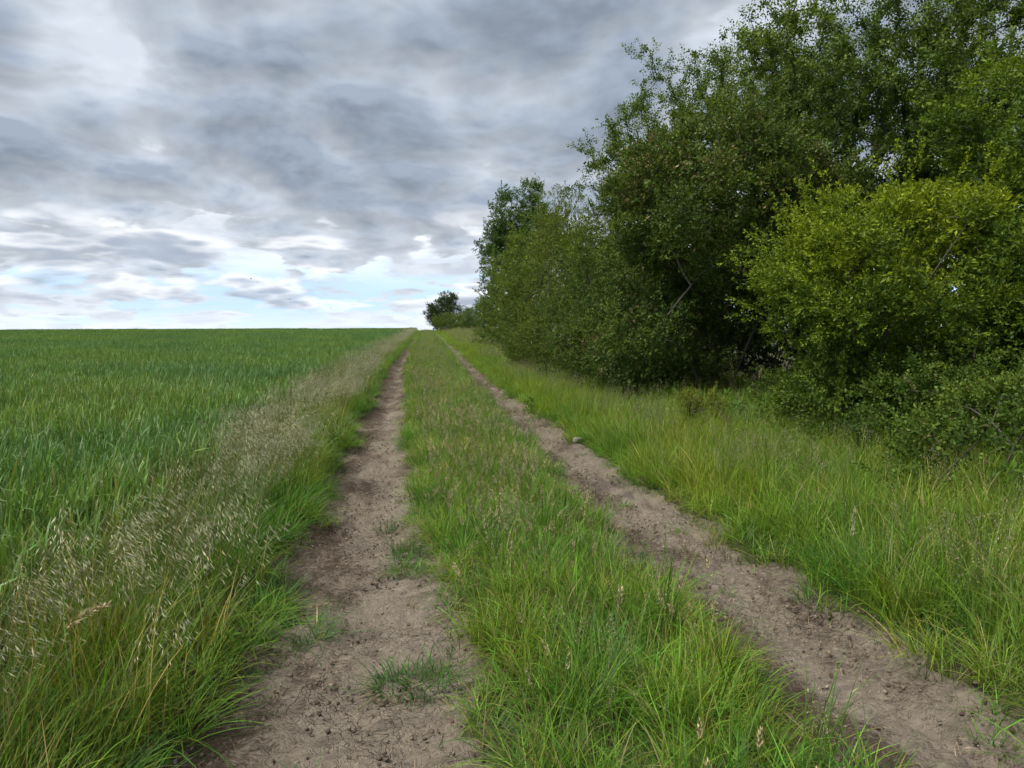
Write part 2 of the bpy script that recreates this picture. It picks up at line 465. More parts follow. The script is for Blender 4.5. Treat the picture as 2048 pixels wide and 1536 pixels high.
def stem_strip(pts, w, col):
    """a thin three-sided tapered stem through pts"""
    pts = np.asarray(pts); n = len(pts)
    V = []
    for i in range(n):
        r = w * (1 - 0.6 * i / (n - 1)) / 2
        for k in range(3):
            a = k * 2 * pi / 3
            V.append(pts[i] + np.array([cos(a) * r, sin(a) * r, 0]))
    Q = []
    for i in range(n - 1):
        for k in range(3):
            k2 = (k + 1) % 3
            Q.append([3 * i + k, 3 * i + k2, 3 * i + 3 + k2, 3 * i + 3 + k])
    return np.array(V), np.array(Q), np.zeros((0, 3), int), np.tile(np.array(col), (len(V), 1))


def panicle(rng, h, droop_az, col_stem, col_sp, nsp=26, sp_len=0.022, sp_w=0.005, spread=0.09, base=(0, 0), nod=0.9):
    """a grass stem that nods under a loose panicle of spikelets"""
    pts = []; p = np.array([base[0], base[1], 0.0]); ang = abs(rng.normal(0.06, 0.05)); N = 9
    for i in range(N):
        pts.append(p.copy())
        ang += (0.02 if i < N * 0.55 else nod / (N * 0.45)) * rng.uniform(0.6, 1.4)
        p = p + np.array([sin(ang) * cos(droop_az), sin(ang) * sin(droop_az), cos(ang)]) * h / (N - 1)
    pts = np.array(pts)
    parts = [stem_strip(pts, 0.0028, col_stem)]
    t = np.sort(rng.uniform(0.58, 1.0, nsp)) * (N - 1)
    i0 = np.minimum(t.astype(int), N - 2); fr = (t - i0)[:, None]
    anchor = pts[i0] * (1 - fr) + pts[i0 + 1] * fr
    aa = droop_az + rng.normal(0, 0.6, nsp); rr = spread * rng.random(nsp) * (1.15 - (t / (N - 1) - 0.58) / 0.42 * 0.7)
    tip = anchor + np.stack([rr * np.cos(aa), rr * np.sin(aa), -0.35 * rr + rng.normal(0, 0.012, nsp)], -1)
    dirs = np.stack([np.cos(aa) * 0.8, np.sin(aa) * 0.8, -0.5 - 0.5 * rng.random(nsp)], -1)
    parts.append(diamonds(rng, tip, dirs, sp_len, sp_w, col_sp, 0.3))
    # the hair-fine branchlets
    for k in range(0, nsp, 2):
        parts.append(stem_strip([anchor[k], (anchor[k] + tip[k]) / 2 + np.array([0, 0, 0.006]), tip[k]], 0.0011, col_stem))
    return joinparts(parts)


def spike(rng, h, az, col_stem, col_sp, nsp=26, length=0.09, fat=0.010, base=(0, 0), nod=0.25):
    """a stiff stem with a dense narrow seed head"""
    pts = []; p = np.array([base[0], base[1], 0.0]); ang = abs(rng.normal(0.08, 0.06)); N = 6
    for i in range(N):
        pts.append(p.copy()); ang += nod / N
        p = p + np.array([sin(ang) * cos(az), sin(ang) * sin(az), cos(ang)]) * h / (N - 1)
    pts = np.array(pts)
    parts = [stem_strip(pts, 0.003, col_stem)]
    d = pts[-1] - pts[-2]; d /= np.linalg.norm(d)
    t = rng.random(nsp)[:, None]
    pos = pts[-1] - d * length * t
    out = rng.normal(0, 1, (nsp, 3)); out -= (out @ d)[:, None] * d; out /= np.linalg.norm(out, axis=1)[:, None]
    pos = pos + out * fat * (0.2 + 0.8 * np.sin(t * pi)) * 0.6
    parts.append(diamonds(rng, pos, d[None] * 1.0 + out * 0.55, 0.013, 0.0042, col_sp, 0.3))
    return joinparts(parts)


def rand_dirs(r, n):
    d = r.normal(0, 1, (n, 3)); return d / np.linalg.norm(d, axis=1)[:, None]


def frames(d, r):
    """rotation matrices whose z axis is d, random roll; columns x,y,z"""
    d = d / np.linalg.norm(d, axis=1)[:, None]
    q = rand_dirs(r, len(d)); x = np.cross(q, d); x /= np.linalg.norm(x, axis=1)[:, None] + 1e-9
    return np.stack([x, np.cross(d, x), d], -1)


def sprig(r, kind):
    """one leafy shoot along +z, unit length; leaves are folded lozenges. returns verts (L,4,3) and a leaf 'youth' 0..1"""
    P, D, Ln, Wd, Y = [], [], [], [], []
    if kind == 'small':          # blackthorn / privet like: many small leaves, clustered at the tip
        n = 13; t = np.concatenate([np.linspace(.12, .85, n - 4), np.full(4, .95)]); ln, wd, out = .26, .12, .85
    elif kind == 'haw':          # hawthorn: little broad leaves
        n = 12; t = np.linspace(.1, 1, n); ln, wd, out = .23, .17, 1.0
    elif kind == 'pear':         # wild pear: rounder stalked leaves hanging in bunches along a twig
        n = 12; t = np.linspace(.08, 1, n) ; ln, wd, out = .21, .145, 1.2
    elif kind == 'ash':          # long compound leaf
        n = 13; t = np.repeat(np.linspace(.25, 1, 7), 2)[:13]; ln, wd, out = .34, .12, 0.8
    else:                        # bramble
        n = 10; t = np.linspace(.1, 1, n); ln, wd, out = .28, .2, 1.0
    a0 = r.random() * 6.28
    for i in range(n):
        a = a0 + i * (2.4 if kind != 'ash' else pi) + r.normal(0, .3)
        o = out * (1 - .55 * t[i]) + r.normal(0, .2)
        d = np.array([cos(a) * o, sin(a) * o, 0.55 + r.normal(0, .25)])
        if kind == 'pear': d[2] -= .35
        P.append([cos(a) * .03 + r.normal(0, .02), sin(a) * .03 + r.normal(0, .02), t[i]]); D.append(d / np.linalg.norm(d))
        Ln.append(ln * r.uniform(.7, 1.25)); Wd.append(wd * r.uniform(.75, 1.25)); Y.append(t[i])
    P, D, Ln, Wd = np.array(P), np.array(D), np.array(Ln)[:, None], np.array(Wd)[:, None]
    q = np.tile(np.array([[0, 0, 1.0]]), (n, 1)) + r.normal(0, .5, (n, 3))
    s = np.cross(D, q); s /= np.linalg.norm(s, axis=1)[:, None] + 1e-9
    u = np.cross(s, D)
    V = np.stack([P, P + D * Ln * .5 + s * Wd / 2 + u * Wd * .22, P + D * Ln, P + D * Ln * .5 - s * Wd / 2 + u * Wd * .22], 1)
    return V, np.array(Y)


def source_collection(name, makers, mat):
    c = bpy.data.collections.new(name)
    for i, mk in enumerate(makers):
        v, q, t, col = mk
        o = mesh_obj('%s_%02d' % (name, i), v, [q, t], mat if not isinstance(mat, list) else mat[i], col=col, link=False)
        c.objects.link(o)
    return c


def scatter(name, pts, rot, scl, idx, coll):
    me = bpy.data.meshes.new(name)
    n = len(pts)
    me.vertices.add(n); me.vertices.foreach_set('co', np.asarray(pts, np.float32).ravel())
    a = me.attributes.new('rot', 'FLOAT_VECTOR', 'POINT'); a.data.foreach_set('vector', np.asarray(rot, np.float32).ravel())
    a = me.attributes.new('scl', 'FLOAT_VECTOR', 'POINT'); a.data.foreach_set('vector', np.asarray(scl, np.float32).ravel())
    a = me.attributes.new('idx', 'INT', 'POINT'); a.data.foreach_set('value', np.asarray(idx, np.int32))
    o = bpy.data.objects.new(name, me); COL.objects.link(o)
    ng = bpy.data.node_groups.new(name + '_nodes', 'GeometryNodeTree')
    ng.interface.new_socket('Geometry', in_out='INPUT', socket_type='NodeSocketGeometry')
    ng.interface.new_socket('Geometry', in_out='OUTPUT', socket_type='NodeSocketGeometry')
    N = ng.nodes; L = ng.links
    gi = N.new('NodeGroupInput'); go = N.new('NodeGroupOutput')
    ci = N.new('GeometryNodeCollectionInfo'); ci.inputs['Collection'].default_value = coll
    ci.inputs['Separate Children'].default_value = True; ci.inputs['Reset Children'].default_value = True
    ip = N.new('GeometryNodeInstanceOnPoints'); ip.inputs['Pick Instance'].default_value = True
    def na(nm, ty):
        x = N.new('GeometryNodeInputNamedAttribute'); x.data_type = ty; x.inputs['Name'].default_value = nm
        return [s for s in x.outputs if s.enabled and s.name == 'Attribute'][0]
    er = N.new('FunctionNodeEulerToRotation')
    L.new(gi.outputs[0], ip.inputs['Points']); L.new(ci.outputs[0], ip.inputs['Instance'])
    L.new(na('idx', 'INT'), ip.inputs['Instance Index'])
    L.new(na('rot', 'FLOAT_VECTOR'), er.inputs[0]); L.new(er.outputs[0], ip.inputs['Rotation'])
    L.new(na('scl', 'FLOAT_VECTOR'), ip.inputs['Scale'])
    L.new(ip.outputs[0], go.inputs[0])
    md = o.modifiers.new('scatter', 'NODES'); md.node_group = ng
    return o


def sample_region(rng, x0, x1, y0, y1, dens_near, near=9.0, power=1.0, prob=None, minfrac=0.0):
    """random points; density falls as the ground recedes"""
    out = []
    edges = np.concatenate([[y0], np.geomspace(max(near, y0 + 0.1), y1, 14)])
    for a, c in zip(edges[:-1], edges[1:]):
        mid = 0.5 * (max(a, 0) + c)
        dn = dens_near * max((near / max(mid, near)) ** power, minfrac)
        n = int(dn * (c - a) * (x1 - x0))
        p = np.stack([rng.uniform(x0, x1, n), rng.uniform(a, c, n)], -1)
        out.append(p)
    p = np.concatenate(out)
    if prob is not None:
        p = p[rng.random(len(p)) < prob(p[:, 0], p[:, 1])]
    return p


def place(name, label, cat, p, coll, nvar, rng, smin=0.8, smax=1.2, tilt=0.12, zoff=-0.01, widen=None, hmul=None, yaw=None):
    n = len(p)
    z = H(p[:, 0], p[:, 1]) + zoff
    rot = np.stack([rng.normal(0, tilt, n), rng.normal(0, tilt, n), rng.random(n) * 2 * pi if yaw is None else rng.normal(yaw[0], yaw[1], n)], -1)
    s = rng.uniform(smin, smax, n)
    sx = s.copy()
    if widen is not None: sx = s * widen(p[:, 0], p[:, 1])
    sz = s * (hmul(p[:, 0], p[:, 1]) if hmul is not None else 1.0)
    o = scatter(name, np.stack([p[:, 0], p[:, 1], z], -1), rot, np.stack([sx, sx, sz], -1), rng.integers(0, nvar, n), coll)
    tag(o, label, cat, kind='stuff')
    return o


rng = np.random.default_rng(11)
FARW = lambda x, y: 1 + np.clip((y - 9) / 60, 0, 1.3)      # tufts stand for wider clumps as they recede

# --- wheat ---------------------------------------------------------------
def wheat_patch(rng, size, n):
    """upright shoots with broad arching leaves"""
    P = []
    bx = rng.uniform(-size / 2, size / 2, n); by = rng.uniform(-size / 2, size / 2, n)
    V, Q, T, C = [], [], [], []
    for lvl, (zb, L, tl, bd) in enumerate([(0.10, 0.30, 0.20, 0.5), (0.22, 0.28, 0.18, 0.55), (0.34, 0.26, 0.14, 0.55), (0.42, 0.22, 0.10, 0.35)]):
        v, q, t, c = blades(rng, n, 0.001, L, 0.0125, tl, bd, 4, (0.138, 0.235, 0.066), 0.20, 0.008, (0.28, 0.27, 0.09), z0=zb + rng.normal(0, 0.035, n), kink=0.16, lean=(0.10, 0.03))
        k = len(v) // n
        v = v + np.repeat(np.stack([bx, by, np.zeros(n)], -1), k, 0)
        P.append((v, q, t, c))
    v, q, t, c = blades(rng, n, 0.001, 0.46, 0.006, 0.03, 0.05, 2, (0.09, 0.17, 0.05), 0.15)
    k = len(v) // n
    P.append((v + np.repeat(np.stack([bx, by, np.zeros(n)], -1), k, 0), q, t, c))
    return joinparts(P)

c_wheat = source_collection('wheat_patch', [wheat_patch(rng, 0.5, 75) for _ in range(6)], M_WHEAT)
c_wheat_far = source_collection('wheat_patch_far', [wheat_patch(rng, 1.1, 190) for _ in range(4)], M_WHEAT)

def wheat_in(x, y): return x < wheat_edge(y) + 0.14 * fbm(x * 0.8, y * 0.8, 3, 77)

gx, gy = np.meshgrid(np.arange(-22, -1.4, 0.37), np.arange(-2.5, 22, 0.37))
p = np.stack([gx.ravel(), gy.ravel()], -1) + rng.uniform(-.12, .12, (gx.size, 2))
p = p[wheat_in(p[:, 0], p[:, 1]) & (p[:, 0] > -5 - 0.75 * np.maximum(p[:, 1], 0))]
place('wheat_crop', 'dense blue green young wheat standing in the near part of the field', 'wheat', p, c_wheat, 6, rng, 0.9, 1.12, 0.05,
      hmul=lambda x, y: 1 + 0.10 * fbm(x * .5, y * .5, 3, 5))
gx, gy = np.meshgrid(np.arange(-105, -1.4, 0.8), np.arange(22, 126, 0.8))
p = np.stack([gx.ravel(), gy.ravel()], -1) + rng.uniform(-.3, .3, (gx.size, 2))
p = p[wheat_in(p[:, 0], p[:, 1]) & (p[:, 0] > -8 - 0.72 * p[:, 1])]
place('wheat_crop', 'green wheat filling the far field up to the crest on the horizon', 'wheat', p, c_wheat_far, 4, rng, 0.92, 1.1, 0.04,
      hmul=lambda x, y: 1 + 0.10 * fbm(x * .35, y * .35, 3, 5))

# --- grasses -------------------------------------------------------------
G_LUSH = (0.105, 0.225, 0.030); G_YEL = (0.185, 0.285, 0.036); G_DARK = (0.060, 0.150, 0.030); G_PALE = (0.14, 0.165, 0.06)
STRAW = (0.50, 0.42, 0.25); SPIK = (0.42, 0.42, 0.28)

def tuft(h, n=34, r=0.07, w=0.0042, tilt=0.25, bend=0.9, col=G_LUSH, dead=0.04, **k):
    return blades(rng, n, r, h, w, tilt, bend, 5, col, 0.28, dead, **k)

c_mid = source_collection('strip_tuft', [
    tuft(0.22, dead=.10), tuft(0.27, col=G_YEL, dead=.12), tuft(0.20, 40, col=G_LUSH, tilt=0.5, bend=1.3, dead=.1), tuft(0.24, 30, col=G_YEL, dead=0.2),
    tuft(0.18, 48, 0.09, col=(0.13, 0.17, 0.04), tilt=0.8, bend=1.0, dead=0.30), tuft(0.30, 26, col=G_LUSH, bend=0.7), tuft(0.20, 44, 0.09, col=(0.15, 0.21, 0.035), tilt=0.7, bend=1.3, dead=0.15)], M_GRASS)
c_lush = source_collection('lush_tuft', [
    tuft(0.36, 34, 0.07, 0.0048, 0.16, 0.8, G_DARK), tuft(0.42, 30, 0.07, 0.005, 0.18, 1.0, G_LUSH),
    tuft(0.38, 34, 0.08, 0.0045, 0.2, 1.1, G_YEL), tuft(0.46, 28, 0.07, 0.0048, 0.12, 0.8, G_LUSH, 0.06)], M_GRASS)
c_right = source_collection('bright_tuft', [
    tuft(0.40, 36, 0.08, 0.0042, 0.14, 0.75, G_YEL), tuft(0.48, 32, 0.08, 0.004, 0.14, 0.9, G_YEL, 0.06),
    tuft(0.36, 36, 0.09, 0.005, 0.22, 1.1, G_LUSH), tuft(0.44, 30, 0.08, 0.0042, 0.16, 0.8, (0.19, 0.25, 0.04), 0.1)], M_GRASS)
c_tall = source_collection('tall_tuft', [
    tuft(0.52, 26, 0.09, 0.0042, 0.12, 0.8, (0.12, 0.18, 0.035), 0.10), tuft(0.46, 30, 0.09, 0.0045, 0.16, 1.0, G_LUSH, 0.05),
    tuft(0.58, 22, 0.08, 0.004, 0.10, 0.7, (0.14, 0.19, 0.04), 0.12)], M_GRASS)
c_short = source_collection('short_tuft', [
    tuft(0.09, 40, 0.06, 0.003, 0.6, 0.8, G_DARK), tuft(0.11, 36, 0.07, 0.0032, 0.5, 0.9, G_LUSH), tuft(0.07, 40, 0.07, 0.003, 0.7, 0.7, (0.06, 0.09, 0.02), 0.2)], M_GRASS)

def multi(fn, k, spread): return joinparts([fn((rng.normal(0, spread), rng.normal(0, spread))) for _ in range(k)])
STEM_G = (0.13, 0.16, 0.06)
c_brome = source_collection('brome', [
    multi(lambda bp: panicle(rng, rng.uniform(.58, .78), rng.uniform(-0.9, 0.9), STEM_G, SPIK, 34, sp_len=0.034, sp_w=0.0036, spread=0.13, base=bp, nod=rng.uniform(.7, 1.3)), 4, 0.06) for _ in range(7)], M_SEED)
c_spike = source_collection('seed_spike', [
    multi(lambda bp: spike(rng, rng.uniform(.28, .46), rng.uniform(0, 6.28), STEM_G, STRAW if i % 2 else (0.36, 0.33, 0.20), 34, rng.uniform(.04, .09), rng.uniform(.005, .014), bp, rng.uniform(.1, .6)), 2, 0.05) for i in range(6)], M_SEED)
c_fine = source_collection('fine_bent', [
    multi(lambda bp: panicle(rng, rng.uniform(.42, .62), rng.uniform(-3, 3), STEM_G, (0.36, 0.32, 0.21), 34, 0.011, 0.0030, 0.06, bp, rng.uniform(.2, .6)), 4, 0.07) for _ in range(5)], M_SEED)

def vergeL(x, y):
    d = rut_d(x, y); e = wheat_edge(y)
    return ((x < rutL(y)) & (x > e - 0.25 + 0.1 * fbm(x, y, 2, 9)) & (d > 0.02)).astype(float)
def mid(x, y):
    d = rut_d(x, y)
    return ((x > rutL(y)) & (x < rutR(y))) * smooth(d, -0.02, 0.10)
def vergeR(x, y):
    d = rut_d(x, y)
    return ((x > rutR(y)) & (x < 7.5)) * smooth(d, -0.01, 0.10)

# left verge: taller towards the wheat, a low lush fringe along the rut
p = sample_region(rng, -3.2, 0, -2.2, 120, 95, 8, 0.9, lambda x, y: vergeL(x, y) * smooth(rut_d(x, y), 0.05, 0.35))
place('verge_grass', 'tall green grass of the verge between wheat and track', 'grass', p, c_tall, 3, rng, 0.75, 1.12, 0.10, widen=FARW,
      hmul=lambda x, y: 0.45 + 0.6 * smooth(rut_d(x, y), 0.0, 0.55))
p = sample_region(rng, -3.2, 0, -2.2, 120, 95, 8, 0.9, lambda x, y: vergeL(x, y) * (1 - 0.6 * smooth(rut_d(x, y), 0.25, 0.6)))
place('verge_grass', 'lush dark green grass fringing the rut on the wheat side', 'grass', p, c_lush, 4, rng, 0.7, 1.1, 0.14, widen=FARW,
      hmul=lambda x, y: 0.40 + 0.6 * smooth(rut_d(x, y), 0.0, 0.4))
p = sample_region(rng, -3.2, 0, -2.2, 120, 52, 8, 0.55, lambda x, y: vergeL(x, y) * smooth(rut_d(x, y), 0.12, 0.45) * (0.15 + 0.85 * smooth(fbm(x * 1.3, y * .8, 3, 31), -0.4, 0.5)))
place('brome_grass', 'pale nodding seed heads massed over the verge beside the wheat', 'grass', p, c_brome, 7, rng, 0.78, 1.08, 0.08, yaw=(0.0, 0.9), widen=lambda x, y: 1 + np.clip((y - 12) / 80, 0, .6))

# middle strip
p = sample_region(rng, -1.2, 2.0, -2.2, 120, 165, 8, 0.9, mid)
place('strip_grass', 'green grass of the strip between the two wheel ruts', 'grass', p, c_mid, 7, rng, 0.75, 1.25, 0.15, widen=FARW,
      hmul=lambda x, y: (0.55 + 0.45 * smooth(rut_d(x, y), 0.0, 0.35)) * (0.85 + 0.35 * fbm(x * 1.5, y * 1.1, 3, 65)))
p = sample_region(rng, -1.2, 2.0, -2.2, 120, 30, 8, 0.8, lambda x, y: mid(x, y) * smooth(fbm(x * 1.1, y * .8, 3, 61) + 0.5 * smooth(x, .6, 1.3), -0.1, 0.5))
place('strip_grass', 'taller darker grass clumps along the hedge side of the middle strip', 'grass', p, c_lush, 4, rng, 0.6, 0.95, 0.15, widen=FARW)
p = sample_region(rng, -1.2, 2.0, -2.2, 120, 85, 8, 0.9, lambda x, y: mid(x, y) * smooth(rut_d(x, y), 0.05, 0.3) * smooth(fbm(x * 1.1, y * .7, 3, 63), -0.6, 0.4))
place('seed_grass', 'straw coloured seed heads scattered over the middle strip', 'grass', p, c_spike, 6, rng, 0.7, 1.15, 0.14)
p = sample_region(rng, -1.2, 2.0, -2.2, 120, 22, 8, 0.5, lambda x, y: mid(x, y) * smooth(rut_d(x, y), 0.1, 0.35) * (0.3 + 0.7 * smooth(y, 2, 12)))
place('bent_grass', 'fine pale bent grass heads along the middle strip', 'grass', p, c_fine, 5, rng, 0.6, 0.85, 0.12)

c_cock = source_collection('cocksfoot', [
    multi(lambda bp: panicle(rng, rng.uniform(.30, .50), rng.uniform(-3, 3), STEM_G, [(0.46, 0.38, 0.23), (0.40, 0.37, 0.22), (0.33, 0.29, 0.19)][i % 3], 46, 0.012, 0.0048, 0.028, bp, rng.uniform(.1, .5)), 2, 0.05) for i in range(6)], M_SEED)
p = sample_region(rng, -1.2, 2.0, -2.2, 60, 15, 8, 0.8, lambda x, y: mid(x, y) * smooth(rut_d(x, y), 0.06, 0.3) * smooth(fbm(x * 1.3, y * .9, 3, 67), -0.5, 0.5))
place('seed_grass', 'knobbly tan seed heads on green stems over the middle strip', 'grass', p, c_cock, 6, rng, 0.7, 1.1, 0.16)

# right verge
p = sample_region(rng, 1.5, 7.2, -2.2, 110, 85, 8, 0.9, vergeR)
place('verge_grass', 'bright yellow green grass of the verge below the hedge', 'grass', p, c_right, 4, rng, 0.75, 1.15, 0.13, widen=FARW,
      hmul=lambda x, y: 0.42 + 0.6 * smooth(rut_d(x, y), 0.0, 0.5))
p = sample_region(rng, 1.5, 7.2, -2.2, 110, 34, 8, 0.9, lambda x, y: vergeR(x, y) * smooth(fbm(x * .9, y * .6, 3, 71), -0.1, 0.5))
place('verge_grass', 'darker lush grass clumps in the verge below the hedge', 'grass', p, c_lush, 4, rng, 0.7, 1.05, 0.15, widen=FARW,
      hmul=lambda x, y: 0.45 + 0.6 * smooth(rut_d(x, y), 0.0, 0.5))
p = sample_region(rng, 1.5, 6.0, -2.2, 115, 22, 8, 0.2, lambda x, y: vergeR(x, y) * smooth(rut_d(x, y), 0.25, 0.8) * (0.25 + 0.75 * smooth(fbm(x * .7, y * .4, 3, 73), -0.3, 0.4)))
place('bent_grass', 'fine pale seed heads hazing the verge below the hedge', 'grass', p, c_fine, 5, rng, 0.85, 1.2, 0.10, widen=lambda x, y: 1 + np.clip((y - 12) / 80, 0, .6))

# broad leaved herbs among the grass
def herb(kind, n, h):
    P = []
    for _ in range(n):
        V, Y = sprig(rng, kind)
        a = rng.random() * 6.28; t = rng.uniform(.05, .5)
        Rm = frames(np.array([[sin(t) * cos(a), sin(t) * sin(a), cos(t)]]), rng)[0]
        v = (V.reshape(-1, 3) @ Rm.T) * h * rng.uniform(.6, 1.1) + np.array([rng.normal(0, .04), rng.normal(0, .04), 0])
        b_ = np.arange(0, len(v), 4)
        tri = np.concatenate([np.stack([b_, b_ + 1, b_ + 2], -1), np.stack([b_, b_ + 2, b_ + 3], -1)])
        c = np.array((0.085, 0.165, 0.03))[None] * np.exp(rng.normal(0, .25, (len(b_), 1)))
        P.append((v, np.zeros((0, 4), int), tri, np.repeat(c, 4, 0)))
    return joinparts(P)


c_herb = source_collection('herb', [herb('small', 6, .24), herb('bramble', 4, .22), herb('small', 8, .18), herb('haw', 6, .2), herb('ash', 5, .26)], M_GRASS)
p = sample_region(rng, -2.6, 7.0, -2.2, 40, 9, 8, 0.9, lambda x, y: np.maximum(vergeL(x, y) * (rut_d(x, y) < .55) * (fbm(x * 1.3, y * 1.1, 2, 44) > 0.0), vergeR(x, y) * (fbm(x, y * .7, 2, 45) + .45 * (x - 3.6) > 0.25)))
place('wild_herbs', 'broad leaved herbs mixed into the grass of the verges', 'herbs', p, c_herb, 5, rng, 0.6, 1.2, 0.15)
p = sample_region(rng, 3.3, 6.5, 1, 60, 26, 8, 0.8, lambda x, y: smooth(x + 0.5 * fbm(x, y * .6, 3, 47), 3.6, 4.8))
place('wild_herbs', 'nettles and leafy herbs along the foot of the hedge', 'herbs', p, c_herb, 5, rng, 0.8, 1.7, 0.2, widen=FARW)

# short growth at the edges of the ruts and stray blades on them
p = sample_region(rng, -1.6, 2.8, -2.2, 60, 60, 7, 1.0, lambda x, y: smooth(-np.abs(rut_d(x, y) - 0.0), -0.12, -0.02) * 0.8 + 0.04 * (rut_d(x, y) < 0) * (fbm(x * 2.2, y * 1.5, 3, 81) > 0.35))
place('short_grass', 'short trodden grass creeping in from the rut edges', 'grass', p, c_short, 3, rng, 0.6, 1.2, 0.2)

# --- dead litter and crumbs on the ruts ----------------------------------
c_straw = source_collection('straw_bit', [blades(rng, 9, 0.10, 0.06, 0.0018, 1.5, 0.04, 2, (0.36, 0.29, 0.19), 0.3, 0.35, (0.10, 0.068, 0.05)) for _ in range(6)], M_LITTER)
p = sample_region(rng, -1.3, 2.7, -2.2, 40, 260, 6, 1.0, lambda x, y: (rut_d(x, y) < 0.05) * (0.35 + 0.65 * smooth(fbm(x * 2.5, y * 1.2, 3, 91), -0.4, 0.4)))
o = place('straw_litter', 'dead straw and stalk litter lying on the bare ruts', 'litter', p, c_straw, 6, rng, 0.35, 0.9, 0.04, zoff=0.020)

def crumb(seed):
    r = np.random.default_rng(seed)
    t = (1 + 5 ** .5) / 2
    v = np.array([[-1, t, 0], [1, t, 0], [-1, -t, 0], [1, -t, 0], [0, -1, t], [0, 1, t], [0, -1, -t], [0, 1, -t], [t, 0, -1], [t, 0, 1], [-t, 0, -1], [-t, 0, 1]], float)
    f = np.array([[0, 11, 5], [0, 5, 1], [0, 1, 7], [0, 7, 10], [0, 10, 11], [1, 5, 9], [5, 11, 4], [11, 10, 2], [10, 7, 6], [7, 1, 8], [3, 9, 4], [3, 4, 2], [3, 2, 6], [3, 6, 8], [3, 8, 9], [4, 9, 5], [2, 4, 11], [6, 2, 10], [8, 6, 7], [9, 8, 1]])
    v = v / np.linalg.norm(v[0]) * (1 + r.normal(0, 0.22, (12, 1))) * np.array([1.2, 1.0, 0.6])
    c = np.array([(0.13, 0.095, 0.075), (0.19, 0.148, 0.113), (0.10, 0.072, 0.057), (0.26, 0.215, 0.17)][seed % 4])
    return v * 0.01, np.zeros((0, 4), int), f, np.tile(c, (12, 1))

c_crumb = source_collection('soil_crumb', [crumb(i) for i in range(8)], M_LITTER)
p = sample_region(rng, -1.3, 2.7, -2.2, 30, 420, 5, 1.3, lambda x, y: (rut_d(x, y) < 0.08) * (0.25 + 0.75 * smooth(fbm(x * 3, y * 2, 3, 95) + 0.5 * smooth(rut_d(x, y), -0.3, 0.0), -0.2, 0.4)))
o = place('soil_crumbs', 'small brown clods and crumbs of earth on the ruts', 'soil', p, c_crumb, 8, rng, 0.12, 1.15, 0.5, zoff=0.018)

# ------------------------------------------------------------------ shrubs and trees
def crown_mesh(r, name, parent, pos, dirs, size, kind, dark, young, tint, extra=None, nvar=8, mat=None, shade_var=0.22):
    """bake sprigs into one foliage mesh; youth per sprig 0..1"""
    vs, cs = [], []
    var = r.integers(0, nvar, len(pos)); F = frames(dirs, r)
    for k in range(nvar):
        m = np.where(var == k)[0]
        if not len(m): continue
        V, Y = sprig(r, kind)
        W_ = np.einsum('nij,lvj->nlvi', F[m], V) * size[m][:, None, None, None] + pos[m][:, None, None, :]
        w = np.clip(tint[m][:, None] * 0.75 + 0.35 * Y[None] - 0.1 + r.normal(0, .15, (len(m), len(Y))), 0, 1)[..., None]
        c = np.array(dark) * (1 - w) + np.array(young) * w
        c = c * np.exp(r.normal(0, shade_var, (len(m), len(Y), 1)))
        if extra is not None:
            ecol, ep = extra
            e = (r.random((len(m), len(Y), 1)) < ep[m][:, None, None])
            c = np.where(e, np.array(ecol) * np.exp(r.normal(0, .25, c.shape[:2] + (1,))), c)
        vs.append(W_.reshape(-1, 3)); cs.append(np.repeat(c.reshape(-1, 3), 4, 0))
    v = np.concatenate(vs); c = np.concatenate(cs)
    b = np.arange(0, len(v), 4)
    f = np.concatenate([np.stack([b, b + 1, b + 2], -1), np.stack([b, b + 2, b + 3], -1)])
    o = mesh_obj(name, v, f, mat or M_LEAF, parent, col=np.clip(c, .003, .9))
    return o


def grow(r, base_pts, tips, step=0.25, wig=0.05):
    """join every tip to the branch system by the cheapest path, nearest tips first"""
    nodes = [np.array(p, float) for p in base_pts]; par = [i - 1 for i in range(len(nodes))]
    A = np.zeros((len(tips) * 14 + len(nodes) + 10, 3)); A[:len(nodes)] = nodes
    plen = np.zeros(len(A))
    for i in range(1, len(nodes)): plen[i] = plen[i - 1] + np.linalg.norm(nodes[i] - nodes[i - 1])
    cnt = len(nodes)
    order = np.argsort(np.linalg.norm(tips - A[0], axis=1))
    ends = []
    for t in order:
        tip = tips[t]
        dv = tip - A[:cnt]; dist = np.linalg.norm(dv, axis=1)
        cost = dist + 0.22 * plen[:cnt] + np.where(dv[:, 2] < -0.15, 1.0, 0)
        j = int(np.argmin(cost)); d0 = dist[j]
        k = int(min(12, max(2, math.ceil(d0 / step))))
        p0 = A[j].copy(); prev = j
        mid_ = (p0 + tip) / 2 + np.array([0, 0, 0.12 * d0]) + r.normal(0, wig * d0, 3)
        for s in range(1, k + 1):
            u = s / k
            q = (1 - u) ** 2 * p0 + 2 * u * (1 - u) * mid_ + u * u * tip + (r.normal(0, 0.012, 3) if s < k else 0)
            A[cnt] = q; par.append(prev); plen[cnt] = plen[prev] + np.linalg.norm(q - A[prev]); prev = cnt; cnt += 1
        ends.append(prev)
    return A[:cnt], np.array(par), np.array(ends)


